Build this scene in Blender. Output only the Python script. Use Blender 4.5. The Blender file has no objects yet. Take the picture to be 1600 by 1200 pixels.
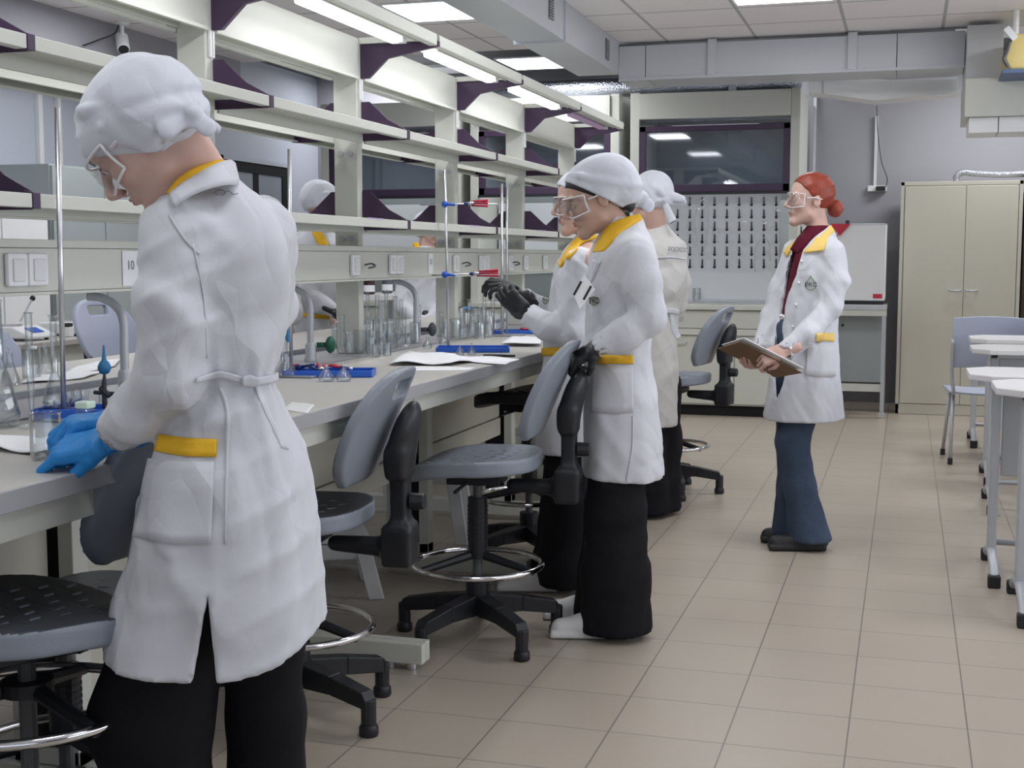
import bpy, bmesh, math, random
import numpy as np
from mathutils import Vector, Matrix
random.seed(7)
scene = bpy.context.scene
COL = scene.collection
PI = math.pi
# ---------------------------------------------------------------- camera, world, lights, exposure
F = 2050.0; CAMH = 1.28; YAW = math.radians(16.7028); PITCH = math.radians(5.5168)
cam_d = bpy.data.cameras.new('camera'); cam = bpy.data.objects.new('camera', cam_d); COL.objects.link(cam)
cam.location = (0, 0, CAMH); cam.rotation_euler = (PI/2 - PITCH, 0, YAW)
cam_d.sensor_fit = 'HORIZONTAL'; cam_d.sensor_width = 36.0; cam_d.lens = F/1600.0*36.0
cam_d.clip_start = 0.05; cam_d.clip_end = 60
scene.camera = cam
w = bpy.data.worlds.new('world'); scene.world = w; w.use_nodes = True
w.node_tree.nodes['Background'].inputs[0].default_value = (0.75, 0.80, 0.92, 1)
w.node_tree.nodes['Background'].inputs[1].default_value = 0.25
scene.view_settings.view_transform = 'Standard'; scene.view_settings.look = 'None'
scene.view_settings.exposure = -0.10; scene.view_settings.gamma = 1.0
scene.view_settings.use_curve_mapping = False
CEIL = 2.82
def area(name, x, y, z, sx, sy, power, col=(0.97, 0.98, 1.0), rot=(0, 0, 0), spread=PI):
    l = bpy.data.lights.new(name, 'AREA'); l.shape = 'RECTANGLE'; l.size = sx; l.size_y = sy
    l.energy = power; l.color = col; l.spread = spread
    o = bpy.data.objects.new(name, l); COL.objects.link(o); o.location = (x, y, z); o.rotation_euler = rot
    return o
scene.cycles.transparent_max_bounces = 24
PANELS = [(-2.83, 7.9, 1), (-2.82, 10.2, 0), (-0.75, 7.93, 1), (-0.75, 5.0, 0), (-0.75, 1.8, 0), (1.3, 8.45, 0), (1.3, 5.0, 0),
          (1.3, 1.8, 0), (-2.85, 4.6, 0), (-2.85, 1.6, 0), (-4.35, 7.0, 0), (-4.35, 3.4, 0)]
for (px_, py_, _) in PANELS:
    area('ceiling_panel_light', px_, py_, CEIL - 0.03, 0.56, 0.56, 15 if py_ > 3 else 5)
area('rear_fill_light', 0.9, 10.9, 2.98, 1.2, .5, 45)  # added fills above the ducts to brighten the back wall
area('rear_fill_light', -1.6, 11.7, 2.98, 1.2, .3, 12)
area('rear_fill_light', -4.6, 11.6, 2.98, 1.2, .4, 25)
for _x in (-1.5, -2.9, -4.28): area('hood_fill_light', _x, 10.70, 2.34, .7, .2, 7)  # added fill inside each hood to lift its dark interior
area('front_fill_light', -0.8, -1.45, 1.5, 5.0, 1.4, 20, (0.90, 0.94, 1.0), (PI/2+.5, 0, 0))  # added fill from behind the camera, tilted up to the ceiling
area('side_fill_light', 2.75, 4.0, 1.5, 1.4, 7.0, 120, (0.90, 0.94, 1.0), (0, PI/2+.55, 0))  # added side fill, tilted up to brighten the ceiling

# ---------------------------------------------------------------- photo tracing helpers (pixel of the 1600x1200 frame -> point on a plane of the room)
_f = np.array([-math.sin(YAW)*math.cos(PITCH), math.cos(YAW)*math.cos(PITCH), -math.sin(PITCH)])
_r = np.array([math.cos(YAW), math.sin(YAW), 0.0]); _u = np.cross(_r, _f)
_C = np.array([0, 0, CAMH])
def at(px, py, **k):
    d = _f + (px-800)/F*_r - (py-600)/F*_u
    a, v = list(k.items())[0]; i = 'xyz'.index(a)
    return Vector(_C + d*((v-_C[i])/d[i]))

# ---------------------------------------------------------------- materials
MATS = {}
def mat(name, col, rough=0.5, metal=0.0, noise=0.04, scale=12, bump=0.0, bscale=40, trans=0.0, ior=1.45, emit=0, spec=0.5, sheen=0.0, detail=3, stretch=None, crease=None):
    if name in MATS: return MATS[name]
    m = bpy.data.materials.new(name); m.use_nodes = True; nt = m.node_tree; b = nt.nodes['Principled BSDF']
    b.inputs['Roughness'].default_value = rough; b.inputs['Metallic'].default_value = metal
    b.inputs['Specular IOR Level'].default_value = spec; b.inputs['IOR'].default_value = ior
    b.inputs['Transmission Weight'].default_value = trans
    if sheen: b.inputs['Sheen Weight'].default_value = sheen
    tc = nt.nodes.new('ShaderNodeTexCoord')
    src = tc.outputs['Object']
    if stretch:
        mp = nt.nodes.new('ShaderNodeMapping'); mp.inputs['Scale'].default_value = stretch
        nt.links.new(src, mp.inputs['Vector']); src = mp.outputs['Vector']
    n = nt.nodes.new('ShaderNodeTexNoise'); n.inputs['Scale'].default_value = scale; n.inputs['Detail'].default_value = detail
    nt.links.new(src, n.inputs['Vector'])
    mx = nt.nodes.new('ShaderNodeMix'); mx.data_type = 'RGBA'
    c = col if len(col) == 4 else (*col, 1)
    mx.inputs[6].default_value = tuple(max(0, v*(1-noise)) for v in c[:3]) + (1,)
    mx.inputs[7].default_value = tuple(min(1, v*(1+noise)) for v in c[:3]) + (1,)
    nt.links.new(n.outputs['Fac'], mx.inputs[0]); nt.links.new(mx.outputs[2], b.inputs['Base Color'])
    if emit:
        nt.links.new(mx.outputs[2], b.inputs['Emission Color']); b.inputs['Emission Strength'].default_value = emit
    if bump:
        n2 = nt.nodes.new('ShaderNodeTexNoise'); n2.inputs['Scale'].default_value = bscale; n2.inputs['Detail'].default_value = 4
        nt.links.new(src, n2.inputs['Vector'])
        bp = nt.nodes.new('ShaderNodeBump'); bp.inputs['Strength'].default_value = bump; bp.inputs['Distance'].default_value = 0.01
        nt.links.new(n2.outputs['Fac'], bp.inputs['Height']); nt.links.new(bp.outputs['Normal'], b.inputs['Normal'])
    if crease:      # crumpled cloth: sharp creases between warped cells plus soft undulation
        sc, st = crease
        nz = nt.nodes.new('ShaderNodeTexNoise'); nz.inputs['Scale'].default_value = sc*.45; nz.inputs['Detail'].default_value = 3; nt.links.new(src, nz.inputs['Vector'])
        ad = nt.nodes.new('ShaderNodeVectorMath'); ad.operation = 'MULTIPLY_ADD'; ad.inputs[1].default_value = (.16, .16, .16); nt.links.new(nz.outputs['Color'], ad.inputs[0]); nt.links.new(src, ad.inputs[2])
        mp2 = nt.nodes.new('ShaderNodeMapping'); mp2.inputs['Scale'].default_value = (1.0, 1.0, .55); nt.links.new(ad.outputs[0], mp2.inputs['Vector'])
        vo = nt.nodes.new('ShaderNodeTexVoronoi'); vo.feature = 'DISTANCE_TO_EDGE'; vo.inputs['Scale'].default_value = sc; nt.links.new(mp2.outputs[0], vo.inputs['Vector'])
        mr = nt.nodes.new('ShaderNodeMapRange'); mr.inputs[1].default_value = 0.0; mr.inputs[2].default_value = .22; nt.links.new(vo.outputs['Distance'], mr.inputs[0])
        msk = nt.nodes.new('ShaderNodeTexNoise'); msk.inputs['Scale'].default_value = sc*.3; nt.links.new(src, msk.inputs['Vector'])
        mk2 = nt.nodes.new('ShaderNodeMapRange'); mk2.inputs[1].default_value = .35; mk2.inputs[2].default_value = .65; nt.links.new(msk.outputs['Fac'], mk2.inputs[0])
        mu = nt.nodes.new('ShaderNodeMath'); mu.operation = 'MULTIPLY'; nt.links.new(mr.outputs[0], mu.inputs[0]); nt.links.new(mk2.outputs[0], mu.inputs[1])
        b2 = nt.nodes.new('ShaderNodeBump'); b2.inputs['Strength'].default_value = st; b2.inputs['Distance'].default_value = .010; b2.invert = True
        nt.links.new(mu.outputs[0], b2.inputs['Height'])
        if bump: nt.links.new(bp.outputs['Normal'], b2.inputs['Normal'])
        nt.links.new(b2.outputs['Normal'], b.inputs['Normal'])
    MATS[name] = m
    return m
def grid_mat(name, base, line, px, py, ox, oy, lw, rough=0.5, var=0.03, spec=0.5, bump=0.3, specks=0.0):
    """two sets of joints laid in world x and y"""
    m = bpy.data.materials.new(name); m.use_nodes = True; nt = m.node_tree; b = nt.nodes['Principled BSDF']
    g = nt.nodes.new('ShaderNodeTexCoord'); sp = nt.nodes.new('ShaderNodeSeparateXYZ'); nt.links.new(g.outputs['Object'], sp.inputs[0])
    def M(op, a, bb=None, c=None):
        n = nt.nodes.new('ShaderNodeMath'); n.operation = op
        for i, v in enumerate((a, bb, c)):
            if v is None: continue
            if isinstance(v, (int, float)): n.inputs[i].default_value = v
            else: nt.links.new(v, n.inputs[i])
        return n.outputs[0]
    res = []; cells = []
    for ax, p, o in (('X', px, ox), ('Y', py, oy)):
        t = M('DIVIDE', M('SUBTRACT', sp.outputs[ax], o), p)
        cells.append(M('FLOOR', t)); fr = M('FRACT', t)
        d = M('MINIMUM', fr, M('SUBTRACT', 1.0, fr))
        res.append(M('LESS_THAN', M('MULTIPLY', d, p), lw/2))
    k = M('MAXIMUM', res[0], res[1])
    cv = nt.nodes.new('ShaderNodeCombineXYZ'); nt.links.new(cells[0], cv.inputs[0]); nt.links.new(cells[1], cv.inputs[1])
    wn = nt.nodes.new('ShaderNodeTexWhiteNoise'); nt.links.new(cv.outputs[0], wn.inputs['Vector'])
    ns = nt.nodes.new('ShaderNodeTexNoise'); ns.inputs['Scale'].default_value = 3.0; ns.inputs['Detail'].default_value = 6; nt.links.new(g.outputs['Object'], ns.inputs['Vector'])
    v = M('ADD', M('MULTIPLY_ADD', wn.outputs['Value'], var, 1-var/2), M('MULTIPLY_ADD', ns.outputs['Fac'], 0.10, -0.05))
    if specks:
        n3 = nt.nodes.new('ShaderNodeTexNoise'); n3.inputs['Scale'].default_value = 160; nt.links.new(g.outputs['Object'], n3.inputs['Vector'])
        v = M('ADD', v, M('MULTIPLY_ADD', n3.outputs['Fac'], specks, -specks/2))
    vm = nt.nodes.new('ShaderNodeVectorMath'); vm.operation = 'SCALE'; vm.inputs[0].default_value = base; nt.links.new(v, vm.inputs['Scale'])
    mx = nt.nodes.new('ShaderNodeMix'); mx.data_type = 'RGBA'; nt.links.new(k, mx.inputs[0]); nt.links.new(vm.outputs[0], mx.inputs[6]); mx.inputs[7].default_value = (*line, 1)
    nt.links.new(mx.outputs[2], b.inputs['Base Color'])
    b.inputs['Roughness'].default_value = rough; b.inputs['Specular IOR Level'].default_value = spec
    bp = nt.nodes.new('ShaderNodeBump'); bp.inputs['Strength'].default_value = bump; bp.inputs['Distance'].default_value = 0.002; bp.invert = True
    nt.links.new(k, bp.inputs['Height']); nt.links.new(bp.outputs['Normal'], b.inputs['Normal'])
    return m
def glass_mat(name, tint=(0.97, 0.985, 0.99), edge=0.72, rough=0.02, gl=1.0):
    """thin-walled laboratory glass: clear facing the eye, reflective and greyer towards its edges"""
    m = bpy.data.materials.new(name); m.use_nodes = True; nt = m.node_tree
    for n in list(nt.nodes): nt.nodes.remove(n)
    out = nt.nodes.new('ShaderNodeOutputMaterial'); tr = nt.nodes.new('ShaderNodeBsdfTransparent'); g = nt.nodes.new('ShaderNodeBsdfGlossy')
    g.inputs['Roughness'].default_value = rough; g.inputs['Color'].default_value = (gl, gl, gl, 1)
    lw = nt.nodes.new('ShaderNodeLayerWeight'); lw.inputs['Blend'].default_value = 0.5
    mc = nt.nodes.new('ShaderNodeMix'); mc.data_type = 'RGBA'; mc.inputs[6].default_value = (*tint, 1); mc.inputs[7].default_value = tuple(t*edge for t in tint) + (1,)
    nt.links.new(lw.outputs['Facing'], mc.inputs[0]); nt.links.new(mc.outputs[2], tr.inputs['Color'])
    pw = nt.nodes.new('ShaderNodeMath'); pw.operation = 'POWER'; pw.inputs[1].default_value = 3.0; nt.links.new(lw.outputs['Facing'], pw.inputs[0])
    fr = nt.nodes.new('ShaderNodeMath'); fr.operation = 'MULTIPLY_ADD'; fr.inputs[1].default_value = 0.55; fr.inputs[2].default_value = 0.09; nt.links.new(pw.outputs[0], fr.inputs[0])
    ms = nt.nodes.new('ShaderNodeMixShader'); nt.links.new(fr.outputs[0], ms.inputs[0]); nt.links.new(tr.outputs[0], ms.inputs[1]); nt.links.new(g.outputs[0], ms.inputs[2])
    nt.links.new(ms.outputs[0], out.inputs['Surface'])
    MATS[name] = m
    return m
CREAM = mat('cream powder coated steel', (0.60, 0.61, 0.555), 0.45, noise=0.02)
CREAM2 = mat('warm cream cabinet laminate', (0.56, 0.54, 0.46), 0.5, noise=0.02)
PURPLE = mat('dark aubergine coated steel', (0.055, 0.030, 0.070), 0.45, noise=0.05)
WHITE = mat('white enamel', (0.80, 0.81, 0.82), 0.4, noise=0.02)
OFFW = mat('off white plastic', (0.72, 0.73, 0.74), 0.4, noise=0.02)
SOFF = mat('dark grey soffit paint', (0.30, 0.295, 0.33), 0.7, noise=0.03)  # one flat dark grey for the soffit
DUCT = mat('painted duct sheet', (0.55, 0.57, 0.61), 0.4, noise=0.03, scale=2)
STEEL = mat('brushed steel', (0.62, 0.63, 0.65), 0.3, 1.0, noise=0.05)
CHROME = mat('polished chrome', (0.75, 0.75, 0.77), 0.1, 1.0, noise=0.02)
GREYM = mat('grey painted metal', (0.30, 0.31, 0.34), 0.4, 0.3, noise=0.03)
LGREY = mat('light grey painted metal', (0.48, 0.50, 0.53), 0.4, 0.2, noise=0.03)
BLACK = mat('black plastic', (0.016, 0.017, 0.022), 0.42, noise=0.1)
BLACKM = mat('matt black void lining', (0.006, 0.006, 0.008), 0.8, noise=0.1)
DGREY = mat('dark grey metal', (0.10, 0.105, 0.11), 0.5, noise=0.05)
BENCH = mat('grey beige laminate worktop', (0.50, 0.48, 0.45), 0.35, noise=0.05, scale=60)
BENCHE = mat('grey bench edge band', (0.36, 0.36, 0.38), 0.4, noise=0.04)
GREYP = mat('grey moulded polyurethane', (0.25, 0.28, 0.33), 0.38, noise=0.03, bump=0.05, bscale=200)
DGREY_SHADE = mat('dark grey plastic and seat shade', (0.060, 0.068, 0.085), 0.5, noise=0.05, bump=0.08, bscale=200)  # dark plastic; on two stool tops it paints in the shade
BLUE = mat('cobalt blue plastic', (0.015, 0.10, 0.50), 0.35, noise=0.08)
BLUED = mat('dark navy plastic', (0.012, 0.03, 0.16), 0.35, noise=0.08)
RED = mat('crimson coated grip', (0.45, 0.015, 0.05), 0.4, noise=0.08)
TEAL = mat('teal blue rubber', (0.015, 0.13, 0.28), 0.5, noise=0.06)
GREENV = mat('dark green plastic', (0.01, 0.10, 0.06), 0.4)
PAPER = mat('white paper', (0.82, 0.83, 0.86), 0.7, noise=0.01)
PAPERP = mat('lilac tinted label', (0.50, 0.42, 0.58), 0.6)
INK = mat('black print ink', (0.01, 0.01, 0.012), 0.6)
GREYINK = mat('grey pencil ink', (0.22, 0.22, 0.24), 0.6)
PINK = mat('lilac lamp cover', (0.62, 0.42, 0.68), 0.35)
REDL = mat('red sticker', (0.55, 0.03, 0.06), 0.5)
DESKT = mat('pale grey desk laminate', (0.66, 0.65, 0.66), 0.4, noise=0.02)
LAV = mat('pale lavender grey chair plastic', (0.42, 0.46, 0.58), 0.45, noise=0.02)
WALLG = mat('grey lavender wall paint', (0.33, 0.325, 0.36), 0.7, noise=0.02, scale=3, bump=0.05, bscale=120)
WALLL = mat('pale blue grey wall panel', (0.47, 0.50, 0.57), 0.6, noise=0.02, scale=2)
PALEP = mat('pale grey polymer board', (0.62, 0.65, 0.68), 0.4, noise=0.02)
GREYC = mat('mid grey cabinet steel', (0.34, 0.375, 0.385), 0.5, noise=0.02)
FOIL = mat('crumpled foil duct', (0.55, 0.58, 0.66), 0.25, 1.0, noise=0.3, scale=60, bump=1.0, bscale=70)
YELC = mat('dusty yellow casing', (0.62, 0.50, 0.20), 0.5)
LAMP = mat('lit diffuser', (0.95, 0.97, 1.0), 0.4, emit=7, noise=0.0)
LAMPC = mat('lit led panel', (0.93, 0.96, 1.0), 0.4, emit=5, noise=0.0)
GLASS = glass_mat('clear laboratory glass')
GLASSH = glass_mat('fume hood sash glass', (0.50, 0.54, 0.60), 0.6, 0.03)
LIQ = mat('clear liquid', (0.8, 0.85, 0.9), 0.05, trans=1.0, ior=1.33)
FLOORM = grid_mat('beige ceramic floor tiles', (0.43, 0.375, 0.31), (0.20, 0.17, 0.15), 0.311, 0.2975, 0.192, 3.381, 0.0042, rough=0.33, var=0.05, specks=0.05)
CEILM = grid_mat('grey suspended ceiling tiles', (0.86, 0.83, 0.84), (0.48, 0.47, 0.48), 0.625, 0.60, -0.44, 9.58, 0.022, rough=0.8, var=0.02, spec=0.2)

# ---------------------------------------------------------------- object helpers
LOCS = {}
def setp(o, label=None, cat=None, group=None, kind=None):
    if label: o['label'] = label
    if cat: o['category'] = cat
    if group: o['group'] = group
    if kind: o['kind'] = kind
    return o
def thing(name, label, cat, loc=(0, 0, 0), rz=0.0, group=None):
    o = bpy.data.objects.new(name, None); COL.objects.link(o); o.location = loc; o.rotation_euler = (0, 0, rz)
    o.empty_display_size = 0.1
    LOCS[o.name] = Matrix.Translation(Vector(loc)) @ Matrix.Rotation(rz, 4, 'Z')
    return setp(o, label, cat, group)
class MB:
    def __init__(s): s.v = []; s.f = []
    def add(s, vs, fs):
        n = len(s.v); s.v += [tuple(v) for v in vs]; s.f += [tuple(i+n for i in f) for f in fs]; return s
    def box(s, x0, x1, y0, y1, z0, z1):
        x0, x1 = sorted((x0, x1)); y0, y1 = sorted((y0, y1)); z0, z1 = sorted((z0, z1))
        return s.add([(x0,y0,z0),(x1,y0,z0),(x1,y1,z0),(x0,y1,z0),(x0,y0,z1),(x1,y0,z1),(x1,y1,z1),(x0,y1,z1)],
                     [(0,3,2,1),(4,5,6,7),(0,1,5,4),(1,2,6,5),(2,3,7,6),(3,0,4,7)])
    def obox(s, c, hx, hy, hz, M=None):
        """box of half sizes about c, turned by matrix M"""
        M = M or Matrix.Identity(3); c = Vector(c); P = []
        for z in (-hz, hz):
            for (x, y) in ((-hx, -hy), (hx, -hy), (hx, hy), (-hx, hy)): P.append(c + M @ Vector((x, y, z)))
        return s.add(P, [(0,3,2,1),(4,5,6,7),(0,1,5,4),(1,2,6,5),(2,3,7,6),(3,0,4,7)])
    def prism(s, poly, ax, a, b):
        """extrude a 2D polygon along axis ax from a to b; the polygon is in the other two axes in xyz order"""
        n = len(poly); P = []
        for t in (a, b):
            for (p, q) in poly:
                P.append({'x': (t, p, q), 'y': (p, t, q), 'z': (p, q, t)}[ax])
        F_ = [tuple(range(n-1, -1, -1)), tuple(range(n, 2*n))] + [(i, (i+1) % n, n+(i+1) % n, n+i) for i in range(n)]
        return s.add(P, F_)
    def tube(s, pts, r, n=10, cap=True, closed=False):
        pts = [Vector(p) for p in pts]; m = len(pts); rr = r if isinstance(r, (list, tuple)) else [r]*m
        rings = []; prev = None
        for i, p in enumerate(pts):
            if closed: t = pts[(i+1) % m] - pts[i-1]
            else: t = pts[min(i+1, m-1)] - pts[max(i-1, 0)]
            if t.length < 1e-9: t = Vector((0, 0, 1))
            t.normalize()
            if prev is None:
                a = Vector((0, 0, 1)) if abs(t.z) < 0.9 else Vector((1, 0, 0)); nrm = t.cross(a).normalized()
            else:
                nrm = (prev - t*prev.dot(t)); nrm = nrm.normalized() if nrm.length > 1e-6 else t.orthogonal().normalized()
            prev = nrm; bn = t.cross(nrm)
            rings.append([p + (nrm*math.cos(2*PI*k/n) + bn*math.sin(2*PI*k/n))*rr[i] for k in range(n)])
        V = [v for R_ in rings for v in R_]; Fs = []
        for i in range(m if closed else m-1):
            j = (i+1) % m
            for k in range(n): Fs.append((i*n+k, i*n+(k+1) % n, j*n+(k+1) % n, j*n+k))
        if cap and not closed: Fs += [tuple(range(n-1, -1, -1)), tuple((m-1)*n+k for k in range(n))]
        return s.add(V, Fs)
    def cyl(s, a, b, r, n=16, r2=None): return s.tube([a, b], [r, r if r2 is None else r2], n)
    def lathe(s, prof, c, n=24, M=None, cap=True):
        """profile of (radius, height) turned about the z axis through c"""
        c = Vector(c); V = []; Fs = []; M = M or Matrix.Identity(3)
        for (r, z) in prof:
            for k in range(n): V.append(c + M @ Vector((max(r, 1e-5)*math.cos(2*PI*k/n), max(r, 1e-5)*math.sin(2*PI*k/n), z)))
        for i in range(len(prof)-1):
            for k in range(n): Fs.append((i*n+k, i*n+(k+1) % n, (i+1)*n+(k+1) % n, (i+1)*n+k))
        if cap: Fs += [tuple(range(n-1, -1, -1)), tuple((len(prof)-1)*n+k for k in range(n))]
        return s.add(V, Fs)
    def sph(s, c, r, n=12, M=None):
        r = r if isinstance(r, (tuple, list)) else (r, r, r); c = Vector(c); V = []; Fs = []; M = M or Matrix.Identity(3)
        for i in range(n+1):
            t = PI*i/n
            for k in range(2*n):
                p = 2*PI*k/(2*n); V.append(c + M @ Vector((r[0]*math.sin(t)*math.cos(p), r[1]*math.sin(t)*math.sin(p), r[2]*math.cos(t))))
        for i in range(n):
            for k in range(2*n): Fs.append((i*2*n+k, (i+1)*2*n+k, (i+1)*2*n+(k+1) % (2*n), i*2*n+(k+1) % (2*n)))
        return s.add(V, Fs)
    def grid(s, fn, nu, nv, th=0.0):
        """surface fn(u,v) with u,v in 0..1; given a thickness it becomes a closed slab"""
        P = [[Vector(fn(i/nu, j/nv)) for j in range(nv+1)] for i in range(nu+1)]
        V = [p for r_ in P for p in r_]; N = len(V); Fs = []
        idx = lambda i, j: i*(nv+1)+j
        for i in range(nu):
            for j in range(nv): Fs.append((idx(i,j), idx(i+1,j), idx(i+1,j+1), idx(i,j+1)))
        if th:
            W = []
            for i in range(nu+1):
                for j in range(nv+1):
                    a = P[min(i+1,nu)][j]-P[max(i-1,0)][j]; b = P[i][min(j+1,nv)]-P[i][max(j-1,0)]
                    nn = a.cross(b); nn = nn.normalized() if nn.length > 1e-9 else Vector((0,0,1)); W.append(P[i][j]-nn*th)
            V += W; G = [tuple(N+q for q in reversed(f)) for f in Fs]
            B = [(idx(i,0), idx(i+1,0)) for i in range(nu)] + [(idx(nu,j), idx(nu,j+1)) for j in range(nv)] + \
                [(idx(i+1,nv), idx(i,nv)) for i in range(nu)] + [(idx(0,j+1), idx(0,j)) for j in range(nv)]
            Fs += G + [(b_, a_, a_+N, b_+N) for a_, b_ in B]
        return s.add(V, Fs)
    def build(s, name, m, parent=None, bev=0.0, smooth=False, label=None, cat=None, group=None, kind=None, sub=0, auto=None):
        me = bpy.data.meshes.new(name); V = s.v
        Mw = LOCS.get(parent.name) if parent else None
        if Mw is None and parent is None and cat and not kind:   # a one-mesh thing: its origin at its base
            xs = [v[0] for v in V]; ys = [v[1] for v in V]; zs = [v[2] for v in V]
            Mw = Matrix.Translation(((min(xs)+max(xs))/2, (min(ys)+max(ys))/2, min(zs)))
        if Mw is not None:
            I = Mw.inverted(); V = [tuple(I @ Vector(v)) for v in V]
        me.from_pydata(V, [], s.f); me.validate(); 
        bm = bmesh.new(); bm.from_mesh(me); bmesh.ops.recalc_face_normals(bm, faces=bm.faces); bm.to_mesh(me); bm.free()
        me.materials.append(m)
        if smooth or auto:
            me.polygons.foreach_set('use_smooth', [True]*len(me.polygons))
        o = bpy.data.objects.new(name, me); COL.objects.link(o)
        if auto or (smooth and bev):
            me.set_sharp_from_angle(angle=math.radians(auto or 40))
        if parent: o.parent = parent; LOCS[o.name] = Mw
        elif Mw is not None: o.matrix_world = Mw; LOCS[o.name] = Mw
        if bev:
            b = o.modifiers.new('bevel', 'BEVEL'); b.width = bev; b.segments = 2; b.limit_method = 'ANGLE'; b.angle_limit = math.radians(35)
        if sub:
            q = o.modifiers.new('subdivision', 'SUBSURF'); q.levels = q.render_levels = sub
        return setp(o, label, cat, group, kind)
def kids(o): return [c for c in bpy.data.objects if c.parent == o]
def dup(o, loc=None, rz=None, label=None, group=None, dz=None):
    r = o.copy(); COL.objects.link(r)
    if loc is not None: r.location = loc
    if rz is not None: r.rotation_euler = (0, 0, rz)
    if label: r['label'] = label
    if group: r['group'] = group
    r2 = Matrix.Translation(r.location) @ r.rotation_euler.to_matrix().to_4x4(); LOCS[r.name] = r2
    for ch in kids(o):
        c = ch.copy(); COL.objects.link(c); c.parent = r; LOCS[c.name] = r2
        for g in kids(ch):
            d = g.copy(); COL.objects.link(d); d.parent = c
    return r
def struct(name, mb, m, **k): return mb.build(name, m, kind='structure', **k)
def spline(pts, n=8):
    """smooth curve through points"""
    P = [Vector(p) for p in pts]; out = []
    for i in range(len(P)-1):
        p0 = P[max(i-1, 0)]; p1 = P[i]; p2 = P[i+1]; p3 = P[min(i+2, len(P)-1)]
        for k in range(n):
            t = k/n; out.append(0.5*((2*p1) + (p2-p0)*t + (2*p0-5*p1+4*p2-p3)*t*t + (3*p1-p0-3*p2+p3)*t**3))
    out.append(P[-1]); return out
def text_mesh(txt, size, name, m, parent, M, label=None, ext=0.0006):
    """lettering as a thin mesh laid on the plane given by matrix M (x right, y up, z out)"""
    cu = bpy.data.curves.new(name, 'FONT'); cu.body = txt; cu.size = size; cu.extrude = ext; cu.align_x = 'CENTER'; cu.align_y = 'CENTER'
    cu.resolution_u = 3
    ob = bpy.data.objects.new(name, cu); me = bpy.data.meshes.new_from_object(ob); bpy.data.objects.remove(ob); bpy.data.curves.remove(cu)
    I = (LOCS[parent.name].inverted() if parent else Matrix.Identity(4)) @ M
    me.transform(I); me.materials.clear(); me.materials.append(m)
    o = bpy.data.objects.new(name, me); COL.objects.link(o)
    if parent: o.parent = parent; LOCS[o.name] = LOCS[parent.name]
    return setp(o, label)
def frame_m(o, x, y):
    """4x4 with origin o, x axis x and y axis y"""
    x = Vector(x).normalized(); y = Vector(y); y = (y - x*y.dot(x)).normalized(); z = x.cross(y)
    M = Matrix((x, y, z)).transposed().to_4x4(); M.translation = Vector(o); return M
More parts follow.
